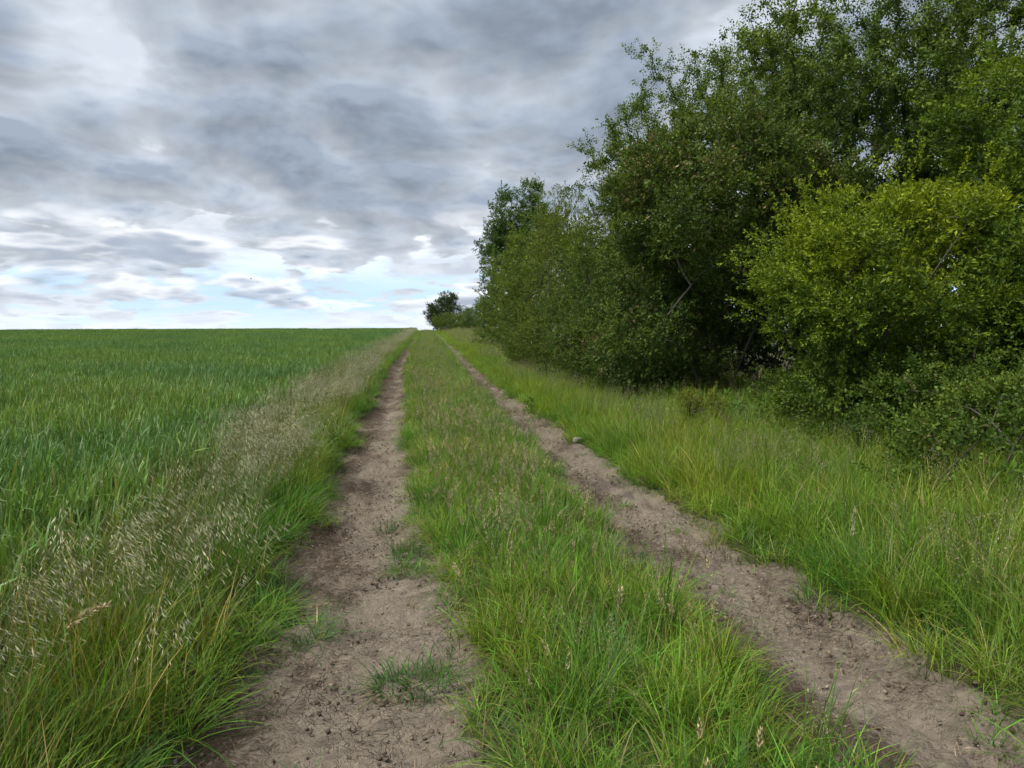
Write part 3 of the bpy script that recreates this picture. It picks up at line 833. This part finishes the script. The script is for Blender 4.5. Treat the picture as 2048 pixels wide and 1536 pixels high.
def wood_mesh(r, name, parent, A, par, ends, r_tip=0.004, expo=0.48, sides=5, rmin=0.0):
    n = len(A); load = np.zeros(n)
    load[ends] = 1
    for i in range(n - 1, 0, -1): load[par[i]] += load[i]
    rad = r_tip * np.maximum(load, 1) ** expo
    i = np.arange(1, n); i = i[rad[i] >= rmin]
    j = par[i]
    d = A[i] - A[j]; ok = np.linalg.norm(d, axis=1) > 1e-4; i, j, d = i[ok], j[ok], d[ok]
    F = frames(d, r)
    ang = np.arange(sides) * 2 * pi / sides
    ring = np.stack([np.cos(ang), np.sin(ang), 0 * ang], -1)
    R = np.einsum('nij,sj->nsi', F, ring)
    ext = d / np.linalg.norm(d, axis=1)[:, None] * (rad[i] * 0.4)[:, None]
    lo = A[j][:, None] + R * np.minimum(rad[j], rad[i] * 1.6)[:, None, None]; hi = (A[i] + ext)[:, None] + R * rad[i][:, None, None]
    V = np.concatenate([lo, hi], 1).reshape(-1, 3)
    off = (np.arange(len(i)) * 2 * sides)[:, None]
    Q = np.concatenate([off + np.array([[k, (k + 1) % sides, sides + (k + 1) % sides, sides + k]]) for k in range(sides)], 0)
    return mesh_obj(name, V, Q, M_BARK, parent, smooth_shade=True), rad


def surf_points(r, lobes, n, inner=0.55, zmin=None):
    """points in the outer part of a union of ellipsoids, not inside another lobe"""
    L = np.array(lobes, float); vol = (L[:, 3] * L[:, 4] * L[:, 5]) ** (2 / 3)
    out = []; need = n
    while need > 0:
        k = r.choice(len(L), need * 2, p=vol / vol.sum())
        d = rand_dirs(r, need * 2); rr = inner + (1 - inner) * r.random((need * 2, 1)) ** 0.6
        p = L[k, :3] + d * rr * L[k, 3:6]
        keep = np.ones(len(p), bool)
        for l in L:
            keep &= ~(np.sum(((p - l[:3]) / l[3:6]) ** 2, 1) < inner * inner * 0.9)
        if zmin is not None: keep &= p[:, 2] > zmin
        p = p[keep][:need]; out.append(p); need -= len(p)
    return np.concatenate(out)


def shrub(name, label, cat, x, y, lobes, kind='small', n_sub=70, sub_r=(0.28, 0.5), per_sub=70, size=(0.10, 0.2), dark=(0.03, 0.06, 0.014), young=(0.10, 0.14, 0.02),
          tint_top=0.6, tint_bias=0.0, long_shoots=40, shoot_len=0.35, extra=None, seed=1, group=None, stems=5, sides=5, sway=(0, 0, 0.25), zmin=0.12, fill=0, mat=None, droop=0.0):
    """a bush: several stems forking to leaf clumps; each clump a ball of leafy shoots turned outward"""
    r = np.random.default_rng(seed)
    z0 = float(H(np.array([x]), np.array([y]))[0]) - 0.03
    root = empty(name, (x, y, z0)); tag(root, label, cat, group)
    sub = surf_points(r, lobes, n_sub, 0.62, zmin)
    ctr = np.average(np.array(lobes)[:, :3], axis=0, weights=np.prod(np.array(lobes)[:, 3:6], 1))
    # woody skeleton to the clumps: every stem a part of its own
    order = np.argsort(np.arctan2(sub[:, 1] - ctr[1], sub[:, 0] - ctr[0]))
    for g in np.array_split(order, stems):
        a = r.random() * 6.28; b0 = np.array([cos(a) * .22 * (stems > 1), sin(a) * .22 * (stems > 1), -0.05])
        m = sub[g].mean(0)
        b1 = b0 + (np.array([m[0], m[1], max(m[2], .8)]) - b0) * 0.28 + r.normal(0, .06, 3)
        if max(b1[2], 0) > sub[:, 2].max(): b1[2] = sub[:, 2].max() * .4
        A, par, ends = grow(r, [b0, (b0 + b1) / 2 + r.normal(0, .04, 3), b1], sub[g], 0.3)
        wood_mesh(r, 'stem', root, A, par, ends, 0.0055, 0.46, sides)
    # leafy clumps
    rad = r.uniform(*sub_r, n_sub)
    cl_y = r.normal(0, .18, n_sub)
    k = np.repeat(np.arange(n_sub), per_sub)
    d = rand_dirs(r, len(k))
    outw = sub - ctr; outw /= np.linalg.norm(outw, axis=1)[:, None]
    d = d + outw[k] * 0.75 + np.array(sway); d /= np.linalg.norm(d, axis=1)[:, None]
    p = sub[k] + d * (rad[k] * r.random(len(k)) ** 0.4)[:, None] * np.array([1, 1, 0.6])
    dd = d + np.array([0, 0, 0.35 - droop]) + r.normal(0, .35, d.shape)
    sz = r.uniform(*size, len(k))
    # longer shoots breaking the outline
    if long_shoots:
        ls = r.choice(n_sub, long_shoots); m = 5
        d2 = outw[ls] + rand_dirs(r, long_shoots) * 0.6 + np.array([0, 0, 0.5 - droop]); d2 /= np.linalg.norm(d2, axis=1)[:, None]
        t = np.linspace(0.35, 1.0, m)
        q = sub[ls][:, None] + d2[:, None] * (rad[ls][:, None, None] * 0.8 + shoot_len * t[None, :, None])
        p = np.concatenate([p, q.reshape(-1, 3)]); dd = np.concatenate([dd, np.repeat(d2, m, 0) + r.normal(0, .4, (long_shoots * m, 3))])
        sz = np.concatenate([sz, r.uniform(*size, long_shoots * m) * 0.9]); k = np.concatenate([k, np.repeat(ls, m)])
    if fill:                                            # sparse leaves inside, so one cannot look through
        q = surf_points(r, lobes, fill, 0.25, zmin)
        p = np.concatenate([p, q]); dd = np.concatenate([dd, rand_dirs(r, fill)]); sz = np.concatenate([sz, r.uniform(*size, fill) * 1.5]); k = np.concatenate([k, r.integers(0, n_sub, fill)])
    keep = p[:, 2] > zmin - 0.1
    p, dd, sz, k = p[keep], dd[keep], sz[keep], k[keep]
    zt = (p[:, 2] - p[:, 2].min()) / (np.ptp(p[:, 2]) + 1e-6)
    tint = np.clip(tint_bias + tint_top * zt ** 1.2 + cl_y[k] + r.normal(0, .12, len(p)), 0, 1)  # blends the two leaf colours by height, clump and chance
    ex = None
    if extra is not None:
        ck = (r.random(n_sub) < extra[2])
        ex = (extra[0], np.where(ck[k], extra[1], extra[1] * 0.05))
    crown_mesh(r, 'crown', root, p, dd, sz, kind, dark, young, tint, ex, mat=mat)
    return root


def airy_tree(name, label, cat, x, y, lobes, trunk_top, n_tips=420, kind='pear', size=(0.16, 0.26), dark=(0.058, 0.108, 0.022), young=(0.165, 0.230, 0.036), seed=1,
              reach=5, per_node=2.0, droop=0.1, sprays=0, sway=(0, 0, 0.3), sides=5, r_tip=0.004, extra=None, inner=0.3, end_k=3, shade_var=0.22):
    """a tree with visible twigs: leaves sit in bunches along the last metre of every branch"""
    r = np.random.default_rng(seed)
    z0 = float(H(np.array([x]), np.array([y]))[0]) - 0.03
    root = empty(name, (x, y, z0)); tag(root, label, cat)
    tips = surf_points(r, lobes, n_tips, inner, 0.8)
    if sprays:                                          # long leafy sprays beyond the crown's outline
        L_ = np.array(lobes); kk = r.integers(0, len(L_), sprays); dd_ = rand_dirs(r, sprays) + np.array([-.35, -.2, .35]); dd_ /= np.linalg.norm(dd_, axis=1)[:, None]
        far_ = L_[kk, :3] + dd_ * L_[kk, 3:6] * r.uniform(1.08, 1.32, (sprays, 1))
        tips = np.concatenate([tips, far_])
    tt = np.array(trunk_top, float)
    base = [np.array([0, 0, -0.05]) + (tt - np.array([0, 0, -0.05])) * u + (r.normal(0, .05, 3) if 0 < u < 1 else 0) for u in np.linspace(0, 1, 6)]
    A, par, ends = grow(r, base, tips, 0.22, 0.07)
    wood_mesh(r, 'trunk', root, A, par, ends, r_tip, 0.5, sides)
    P, D = [], []
    for e in ends:
        j = e
        for s in range(reach):
            q = par[j]
            if q < 0 or j < 6: break
            ax = A[j] - A[q]; ax = ax / (np.linalg.norm(ax) + 1e-9)
            c = r.poisson(per_node) + (end_k if s == 0 else 0)
            for _ in range(c):
                P.append(A[q] + (A[j] - A[q]) * r.random() + r.normal(0, .03, 3)); D.append(ax * (0.9 if s == 0 else 0.45) + r.normal(0, .55, 3) + np.array(sway) - np.array([0, 0, droop]))
            j = q
    P = np.array(P); D = np.array(D); D /= np.linalg.norm(D, axis=1)[:, None]
    sz = r.uniform(*size, len(P))
    zt = (P[:, 2] - P[:, 2].min()) / np.ptp(P[:, 2])
    tint = np.clip(0.25 + 0.35 * zt + r.normal(0, .2, len(P)) + 0.2 * fbm(P[:, 0] * 1.3 + 7, P[:, 2] * 1.3, 2, seed), 0, 1)
    ex = (extra[0], np.full(len(P), extra[1])) if extra else None
    crown_mesh(r, 'crown', root, P, D, sz, kind, dark, young, tint, ex, shade_var=shade_var)
    return root


# lime green bush in front
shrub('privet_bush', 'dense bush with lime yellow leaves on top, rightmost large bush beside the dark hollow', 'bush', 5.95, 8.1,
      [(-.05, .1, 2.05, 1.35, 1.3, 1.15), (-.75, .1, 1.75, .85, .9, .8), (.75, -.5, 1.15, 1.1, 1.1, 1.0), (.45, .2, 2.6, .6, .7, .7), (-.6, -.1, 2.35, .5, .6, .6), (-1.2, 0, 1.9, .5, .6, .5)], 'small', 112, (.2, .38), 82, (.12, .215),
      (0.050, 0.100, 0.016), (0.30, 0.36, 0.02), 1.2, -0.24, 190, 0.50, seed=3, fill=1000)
shrub('hedge_bush', 'tall green bush at the picture edge beyond the lime green bush', 'bush', 8.2, 7.6,
      [(0, 0, 2.2, 1.6, 1.6, 1.9), (-.3, .3, 4.0, 1.3, 1.3, 1.2), (-1.4, -1.0, 1.7, .8, .9, 1.3)], 'small', 120, (.24, .44), 55, (.14, .25),
      (0.054, 0.106, 0.018), (0.21, 0.28, 0.02), 0.8, -0.15, 80, 0.35, seed=4, fill=1500)
shrub('hawthorn', 'big dark hawthorn with faded brown blossom, left of the dark hollow', 'hawthorn', 5.3, 12.3,
      [(0, 0, 3.5, 1.9, 2.0, 1.5), (-.2, -.3, 4.0, 1.4, 1.5, 1.2), (-.8, 1.1, 1.4, 1.2, 1.7, 1.4), (-1.1, 1.3, .8, .9, 1.4, .8), (.3, .6, 1.9, 1.2, 1.0, .8), (.9, -.6, 3.7, 1.2, 1.2, 1.1)], 'haw', 165, (.24, .43), 60, (.14, .24),
      (0.046, 0.084, 0.020), (0.140, 0.185, 0.028), 0.5, 0.08, 120, 0.35, ((0.24, 0.175, 0.11), 0.20, 0.28), seed=5, fill=2500)
airy_tree('pear_tree', 'loose twiggy wild pear leaning out over the dark hawthorn', 'tree', 6.9, 16.0,
          [(-.2, -.3, 5.6, 2.7, 2.4, 2.0), (-2.0, -.2, 4.9, 1.5, 1.6, 1.2), (.9, -.5, 6.6, 1.8, 1.8, 1.4), (-.4, 0, 3.6, 2.2, 1.8, 1.5)], (0, 0, 2.0), 640, sprays=60, sides=4, end_k=3, seed=6, size=(.18, .30))
airy_tree('pear_tree', 'tallest loose leaved wild pear above the lime green bush', 'tree', 8.8, 12.6,
          [(0, 0, 6.0, 3.0, 2.8, 2.2), (-1.5, -.4, 6.4, 1.6, 1.8, 1.7), (1.6, -1, 6.2, 2.0, 2.2, 1.8), (0, 0, 4.4, 3.0, 2.6, 1.6), (1.2, -1.2, 4.8, 1.8, 1.6, 1.6)], (0, 0, 2.2), 1050, sprays=60, sides=4, end_k=3, seed=7, size=(.18, .31))
MS = [('green bush standing next beyond the dark hawthorn', 5.0, 16.7, 1.75, 4.6, (0.055, 0.095, 0.02), (0.16, 0.215, 0.028), 'haw'),
      ('olive green bush third along the hedge from the dark hawthorn', 5.1, 21.0, 2.1, 5.6, (0.064, 0.100, 0.018), (0.19, 0.225, 0.03), 'small'),
      ('rounded olive bush in the middle run of the far hedge', 5.5, 27.0, 2.3, 5.8, (0.066, 0.104, 0.02), (0.19, 0.23, 0.032), 'haw'),
      ('pale green bush below the leaning ash tree on its near side', 6.1, 33.5, 2.5, 6.0, (0.064, 0.11, 0.022), (0.18, 0.24, 0.034), 'small'),
      ('last green bush of the long hedge below the ash', 5.8, 40.0, 2.4, 5.4, (0.062, 0.11, 0.022), (0.18, 0.24, 0.034), 'haw')]
for i, (lb, x, y, rr, h, dk, yg, kd) in enumerate(MS):
    r_ = np.random.default_rng(100 + i)
    s_ = 1 + 0.35 * i
    shrub('hedge_bush', lb, 'bush', x, y, [(0, 0, h * .42, rr, rr * 1.25, h * .42), (-.2, r_.normal(0, .3), h * .72, rr * .72, rr * .8, h * .26), (-.65, .8, h * .22, rr * .8, rr * .9, h * .25), (-.45, -.9, h * .24, rr * .8, rr * .9, h * .27)],
          kd, 112 - 8 * i, (.3 + .05 * i, .55 + .06 * i), 50 - 4 * i, (.135 * s_ ** .6, .22 * s_ ** .6), dk, yg, 0.55, 0.1, 70, 0.4, ((0.15, 0.11, 0.07), 0.2, 0.2) if i in (0, 2) else ((0.75, 0.72, 0.70), 0.0025, 1.0), seed=20 + i, sides=3, fill=700)
airy_tree('ash_tree', 'dark green ash tree rising above the far end of the hedge', 'tree', 6.3, 46.0,
          [(0, 0, 7.6, 2.3, 2.4, 2.9), (-1.3, 0, 5.6, 1.5, 1.8, 1.9), (.9, 0, 6.5, 1.8, 2, 2.2), (-.9, 0, 3.4, 1.8, 1.8, 1.6)], (0, 0, 3.0), 480, 'ash', (.35, .55), (0.042, 0.095, 0.026), (0.11, 0.18, 0.036), 8,
          reach=4, per_node=1.6, droop=0.25, sway=(0.45, 0, 0.2), sides=4, r_tip=0.007)
# low growth in front of the hedge and far bushes on the crest
shrub('bramble', 'low sprawling bramble in the grass at the right picture edge', 'bramble', 4.55, 5.0, [(0, 0, .35, .75, .8, .45), (.6, -.3, .45, .7, .7, .5), (.5, .8, .4, .7, .7, .5)], 'bramble', 60, (.14, .24), 32, (.10, .16),
      (0.055, 0.105, 0.02), (0.15, 0.215, 0.03), 0.6, 0.1, 40, 0.25, ((0.20, 0.15, 0.06), 0.03, 1.0), seed=31, sides=4, zmin=0.05)
shrub('bramble', 'bramble thicket in front of the lime green bush', 'bramble', 5.1, 6.7, [(0, 0, .4, .7, .8, .5), (.3, .9, .45, .7, .7, .5)], 'bramble', 50, (.14, .24), 34, (.10, .16),
      (0.048, 0.095, 0.018), (0.13, 0.19, 0.026), 0.5, 0.05, 34, 0.25, seed=32, sides=4, zmin=0.05)
shrub('sapling', 'little bushy sapling alone in the grass below the dark hawthorn', 'sapling', 3.55, 8.9, [(0, 0, .45, .25, .25, .22), (.1, .05, .3, .25, .25, .2)], 'small', 18, (.08, .13), 26, (.07, .11),
      (0.08, 0.12, 0.02), (0.20, 0.22, 0.03), 0.5, 0.2, 12, 0.12, seed=33, sides=4, stems=1)
shrub('hawthorn', 'lone dark round hawthorn on the skyline where the track ends', 'hawthorn', 3.3, 103, [(0, 0, 2.8, 2.1, 2.3, 2.3), (.2, 0, 4.3, 1.2, 1.4, 1.1), (-.7, 0, 2.4, 1.6, 1.6, 1.5)], 'haw', 70, (.4, .7), 28, (.32, .52),
      (0.03, 0.055, 0.018), (0.065, 0.095, 0.025), 0.4, 0.0, 60, 0.6, ((0.09, 0.06, 0.045), 0.2, 0.4), seed=34, sides=4, fill=600)
shrub('hedge_bush', 'low light green bush at the foot of the skyline hawthorn', 'bush', 3.6, 92, [(0, 0, 1.1, 2.2, 1.8, 1.1), (2.0, 0, .9, 1.5, 1.6, .9)], 'small', 50, (.35, .6), 36, (.28, .42),
      (0.065, 0.11, 0.022), (0.17, 0.22, 0.035), 0.5, 0.1, 20, 0.4, seed=35, sides=4, fill=400)
shrub('hedge_bush', 'distant bush in the gap between skyline hawthorn and hedge', 'bush', 6.5, 80, [(0, 0, 1.4, 1.9, 2.2, 1.4), (.8, 0, 1.9, 1.4, 1.6, 1.2)], 'haw', 60, (.35, .6), 36, (.26, .4),
      (0.06, 0.11, 0.03), (0.15, 0.21, 0.05), 0.5, 0.1, 30, 0.5, seed=36, sides=4, fill=400)
for i, (lb, x, y, rr, h) in enumerate([('low bush sprawling from the hedge foot left of the dark hollow', 4.2, 14.6, .9, 1.3), ('low bush at the hedge foot below the olive bush', 4.1, 18.8, 1.0, 1.5), ('low light green bush at the hedge foot farther along', 4.2, 24.0, 1.1, 1.6),
                                      ('dark low growth on the floor of the hollow', 6.6, 10.4, .9, 1.0), ('low leafy growth under the skirt of the lime green bush', 4.9, 7.7, .6, .9)]):
    shrub('hedge_bush', lb, 'bush', x, y, [(0, 0, h * .4, rr, rr * 1.5, h * .5), (.3, .4, h * .6, rr * .8, rr, h * .4)], 'small', 46, (.18, .3), 42, (.13, .22), (0.050, 0.096, 0.018), (0.155, 0.22, 0.026), 0.55, 0.05, 30, 0.3, seed=80 + i, sides=3, zmin=0.04, fill=200)
# second row added behind, closing the hedge so no skylight comes through low
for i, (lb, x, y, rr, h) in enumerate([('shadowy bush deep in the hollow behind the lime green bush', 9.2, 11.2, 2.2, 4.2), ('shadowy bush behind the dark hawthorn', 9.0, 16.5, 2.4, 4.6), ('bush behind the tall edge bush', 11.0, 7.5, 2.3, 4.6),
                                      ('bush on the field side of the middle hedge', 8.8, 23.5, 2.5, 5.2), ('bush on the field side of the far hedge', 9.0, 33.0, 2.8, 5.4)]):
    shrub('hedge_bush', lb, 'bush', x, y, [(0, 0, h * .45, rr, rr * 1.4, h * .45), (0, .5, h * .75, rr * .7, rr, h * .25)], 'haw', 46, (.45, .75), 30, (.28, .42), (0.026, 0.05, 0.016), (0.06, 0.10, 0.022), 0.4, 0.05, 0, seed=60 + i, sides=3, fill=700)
# ------------------------------------------------------------------ single small things
def zof(x, y): return float(H(np.array([x]), np.array([y]))[0])


def lone_tuft(label, x, y, h, r, n, col, seed, stretch=(1, 1)):
    g = np.random.default_rng(seed)
    root = empty('grass_tuft', (x, y, zof(x, y) + 0.012)); tag(root, label, 'grass tuft', 'tufts growing in the rut')
    v, q, t, c = blades(g, n, r, h, 0.0032, 0.65, 0.9, 4, col, 0.3, 0.08, hvar=0.5)
    v = v * np.array([stretch[0], stretch[1], 1])
    o = mesh_obj('blades', v, [q, t], M_GRASS, root, col=c); o['kind'] = 'stuff'


lone_tuft('flat wide grass tuft in the near rut, closest to the viewer', -0.04, 3.08, 0.13, 0.14, 330, G_DARK, 1, (1.5, 1.0))
lone_tuft('small thick grass tuft by the strip edge in the wheat side rut', -0.13, 4.95, 0.15, 0.09, 240, G_DARK, 2)
lone_tuft('low grass tuft just nearer than the thick one in the rut', -0.10, 4.62, 0.12, 0.11, 240, G_LUSH, 3, (1.3, 1.0))
lone_tuft('sparse little weed tuft in the middle of the wheat side rut', -0.30, 5.6, 0.12, 0.08, 110, (0.05, 0.09, 0.035), 4)
lone_tuft('ragged dark tuft on the crumbling edge of the verge', -0.83, 4.3, 0.15, 0.09, 140, (0.05, 0.085, 0.035), 5)
lone_tuft('spreading tuft where the verge spills into the near rut', -0.66, 3.65, 0.17, 0.15, 260, G_DARK, 6, (1.3, 1))
lone_tuft('thin tuft alone on the hedge side rut', 1.95, 5.2, 0.10, 0.06, 50, G_LUSH, 7)


def stalk(label, x, y, h, az, nod, col_stem, col_head, head_len, fat, seed, nsp=60, thick=0.006):
    g = np.random.default_rng(seed)
    root = empty('grass_stalk', (x, y, zof(x, y) - 0.01)); tag(root, label, 'grass stalk')
    pts = []; p = np.zeros(3); ang = 0.04; N = 12
    for i in range(N):
        pts.append(p.copy()); ang += nod / N * (0.3 + 1.6 * (i / N) ** 2)
        p = p + np.array([sin(ang) * cos(az), sin(ang) * sin(az), cos(ang)]) * h / (N - 1)
    pts = np.array(pts)
    v, q, t, c = stem_strip(pts, thick, col_stem)
    mesh_obj('stem', v, [q, t], M_SEED, root, col=c)
    L = np.linalg.norm(pts[-1] - pts[-2]); k = g.uniform(0, head_len / L, nsp)
    i0 = np.clip((N - 2 - np.floor(k)).astype(int), 0, N - 2); fr = (k - np.floor(k))[:, None]
    pos = pts[i0 + 1] * (1 - fr) + pts[i0] * fr
    d = pts[i0 + 1] - pts[i0]; d /= np.linalg.norm(d, axis=1)[:, None]
    o_ = g.normal(0, 1, (nsp, 3)); o_ -= np.sum(o_ * d, 1)[:, None] * d; o_ /= np.linalg.norm(o_, axis=1)[:, None]
    prof = np.sin(np.clip(k / (head_len / L), 0.05, 1) * pi) ** .6
    v, q, t, c = diamonds(g, pos + o_ * (fat * prof)[:, None] * .5, d + o_ * .5, 0.018, 0.0055, col_head, .3)
    o = mesh_obj('seed_head', v, [q, t], M_SEED, root, col=c); o['kind'] = 'stuff'


stalk('tall dark stalk standing above the pale verge beside the wheat', -1.47, 8.1, 1.12, 1.5, 0.08, (0.10, 0.10, 0.05), (0.16, 0.12, 0.07), 0.35, 0.014, 1)
stalk('second shorter dark stalk above the pale verge, left of the tall one', -1.62, 8.2, 0.95, 1.2, 0.1, (0.10, 0.10, 0.05), (0.16, 0.12, 0.07), 0.25, 0.014, 2)
stalk('pale upright plume at the edge of the bright verge by the hedge side rut', 2.37, 3.65, 0.52, 0.4, 0.15, (0.20, 0.20, 0.09), (0.42, 0.38, 0.25), 0.17, 0.012, 3)
stalk('dead straw stalk in front of the dark hollow', 4.65, 10.0, 1.0, 3.4, 0.5, (0.24, 0.19, 0.11), (0.30, 0.23, 0.14), 0.22, 0.02, 4)
stalk('second dead stalk leaning in front of the dark hollow', 4.95, 10.1, 0.85, 0.6, 0.7, (0.24, 0.19, 0.11), (0.30, 0.23, 0.14), 0.16, 0.016, 5)
stalk('arched pale stalk in front of the lime green bush', 5.1, 6.5, 1.0, 2.6, 1.0, (0.16, 0.17, 0.07), (0.40, 0.34, 0.24), 0.2, 0.022, 6)
stalk('straw plume nodding over the nearest verge at the left picture edge', -1.33, 2.26, 0.86, -0.1, 1.8, (0.30, 0.26, 0.13), (0.42, 0.35, 0.21), 0.15, 0.016, 7, 70)
stalk('straw plume in the near middle of the grass strip', 0.83, 2.95, 0.40, 0.9, 0.25, (0.30, 0.25, 0.12), (0.42, 0.36, 0.21), 0.10, 0.016, 8)
stalk('pale drooping seed plume at the rut edge of the middle strip', 0.22, 3.6, 0.36, 2.4, 0.9, (0.22, 0.22, 0.10), (0.42, 0.37, 0.23), 0.07, 0.018, 9)


def stone(label, x, y, s, seed, col=(0.33, 0.30, 0.25)):
    g = np.random.default_rng(seed)
    nu, nv = 14, 9
    V = []
    for i in range(nv + 1):
        for j in range(nu):
            a = j / nu * 2 * pi; e = -pi / 2 + i / nv * pi
            d = np.array([cos(e) * cos(a), cos(e) * sin(a), sin(e)])
            V.append(d)
    V = np.array(V)
    rr = 1 + 0.22 * fbm(V[:, 0] * 1.7 + V[:, 2] + seed, V[:, 1] * 1.7 - V[:, 2] * .6, 3, seed)
    pl = rand_dirs(g, 7)                                # knapped faces
    P = V * rr[:, None]
    for q in pl:
        d = P @ q; over = np.maximum(d - 0.8, 0); P = P - over[:, None] * q
    P = P * np.array([1.0, .7, .55]) * s
    F = [[i * nu + j, i * nu + (j + 1) % nu, (i + 1) * nu + (j + 1) % nu, (i + 1) * nu + j] for i in range(nv) for j in range(nu)]
    m, b = mat_new('limestone'); nt = m.node_tree
    tc = nt.nodes.new('ShaderNodeTexCoord')
    c = b.mix(b.ramp(b.noise(tc.outputs['Object'], 22, 6, .65), .35, .7), col, (0.28, 0.25, 0.20))
    pb = nt.nodes.new('ShaderNodeBsdfPrincipled'); nt.links.new(c, pb.inputs['Base Color']); pb.inputs['Roughness'].default_value = .85
    out = nt.nodes.new('ShaderNodeOutputMaterial'); nt.links.new(pb.outputs[0], out.inputs[0])
    o = mesh_obj('stone', P, np.array(F), m)
    o.location = (x, y, zof(x, y) + s * .3); o.rotation_euler = (.2, .1, g.random() * 3)
    tag(o, label, 'stone')


stone('pale stone lying in the grass edge of the hedge side rut', 2.08, 9.4, 0.09, 3)
stone('small pale pebble on the bare hedge side rut', 2.05, 4.3, 0.018, 5)


def bird(label, x, y, z, yaw, flap):
    m, b = mat_new('dark_feathers'); nt = m.node_tree
    tc = nt.nodes.new('ShaderNodeTexCoord')
    c = b.mix(b.noise(tc.outputs['Object'], 30, 3, .5), (0.02, 0.02, 0.024), (0.05, 0.045, 0.045))
    pb = nt.nodes.new('ShaderNodeBsdfPrincipled'); nt.links.new(c, pb.inputs['Base Color'])
    out = nt.nodes.new('ShaderNodeOutputMaterial'); nt.links.new(pb.outputs[0], out.inputs[0])
    root = empty('bird', (x, y, z)); root.rotation_euler = (0, 0, yaw); tag(root, label, 'bird', 'birds over the field')
    prof = [(-.13, .002), (-.10, .02), (-.03, .032), (.04, .034), (.075, .022), (.095, .024), (.115, .014), (.135, .001)]
    V = []; n = 8
    for px_, r_ in prof:
        for k in range(n): V.append([px_, r_ * cos(k * 2 * pi / n), r_ * sin(k * 2 * pi / n) + (.008 if px_ > .08 else 0)])
    F = [[i * n + k, i * n + (k + 1) % n, (i + 1) * n + (k + 1) % n, (i + 1) * n + k] for i in range(len(prof) - 1) for k in range(n)]
    mesh_obj('body', np.array(V), np.array(F), m, root, smooth_shade=True)
    for s in (-1, 1):
        w = np.array([[.05, .02 * s, .01], [-.03, .02 * s, .01], [.06, .12 * s, .01 + flap * .10], [-.03, .13 * s, .01 + flap * .10], [-.06, .27 * s, .01 + flap * .14], [-.075, .26 * s, .01 + flap * .14]])
        V = np.concatenate([w, w - np.array([0, 0, .006])])
        F4 = [[0, 1, 3, 2], [2, 3, 5, 4], [6, 8, 9, 7], [8, 10, 11, 9], [0, 2, 8, 6], [2, 4, 10, 8], [1, 7, 9, 3], [3, 9, 11, 5], [4, 5, 11, 10], [0, 6, 7, 1]]
        mesh_obj('wing', V, np.array(F4), m, root)
    t = np.array([[-.11, 0, 0], [-.2, .045, 0], [-.17, 0, 0], [-.2, -.045, 0]]); V = np.concatenate([t, t - np.array([0, 0, .005])])
    mesh_obj('tail', V, [np.array([[0, 1, 2, 3], [7, 6, 5, 4], [0, 4, 5, 1], [1, 5, 6, 2], [2, 6, 7, 3], [3, 7, 4, 0]])], m, root)


bird('tiny dark bird, highest of three over the wheat', -23.6, 103.8, 8.9, 0.5, 0.6)
bird('tiny dark bird, middle of three over the wheat', -18.3, 103.0, 6.0, 2.4, -0.3)
bird('tiny dark bird, lowest of three over the wheat', -12.7, 102.4, 4.8, 1.4, 0.4)
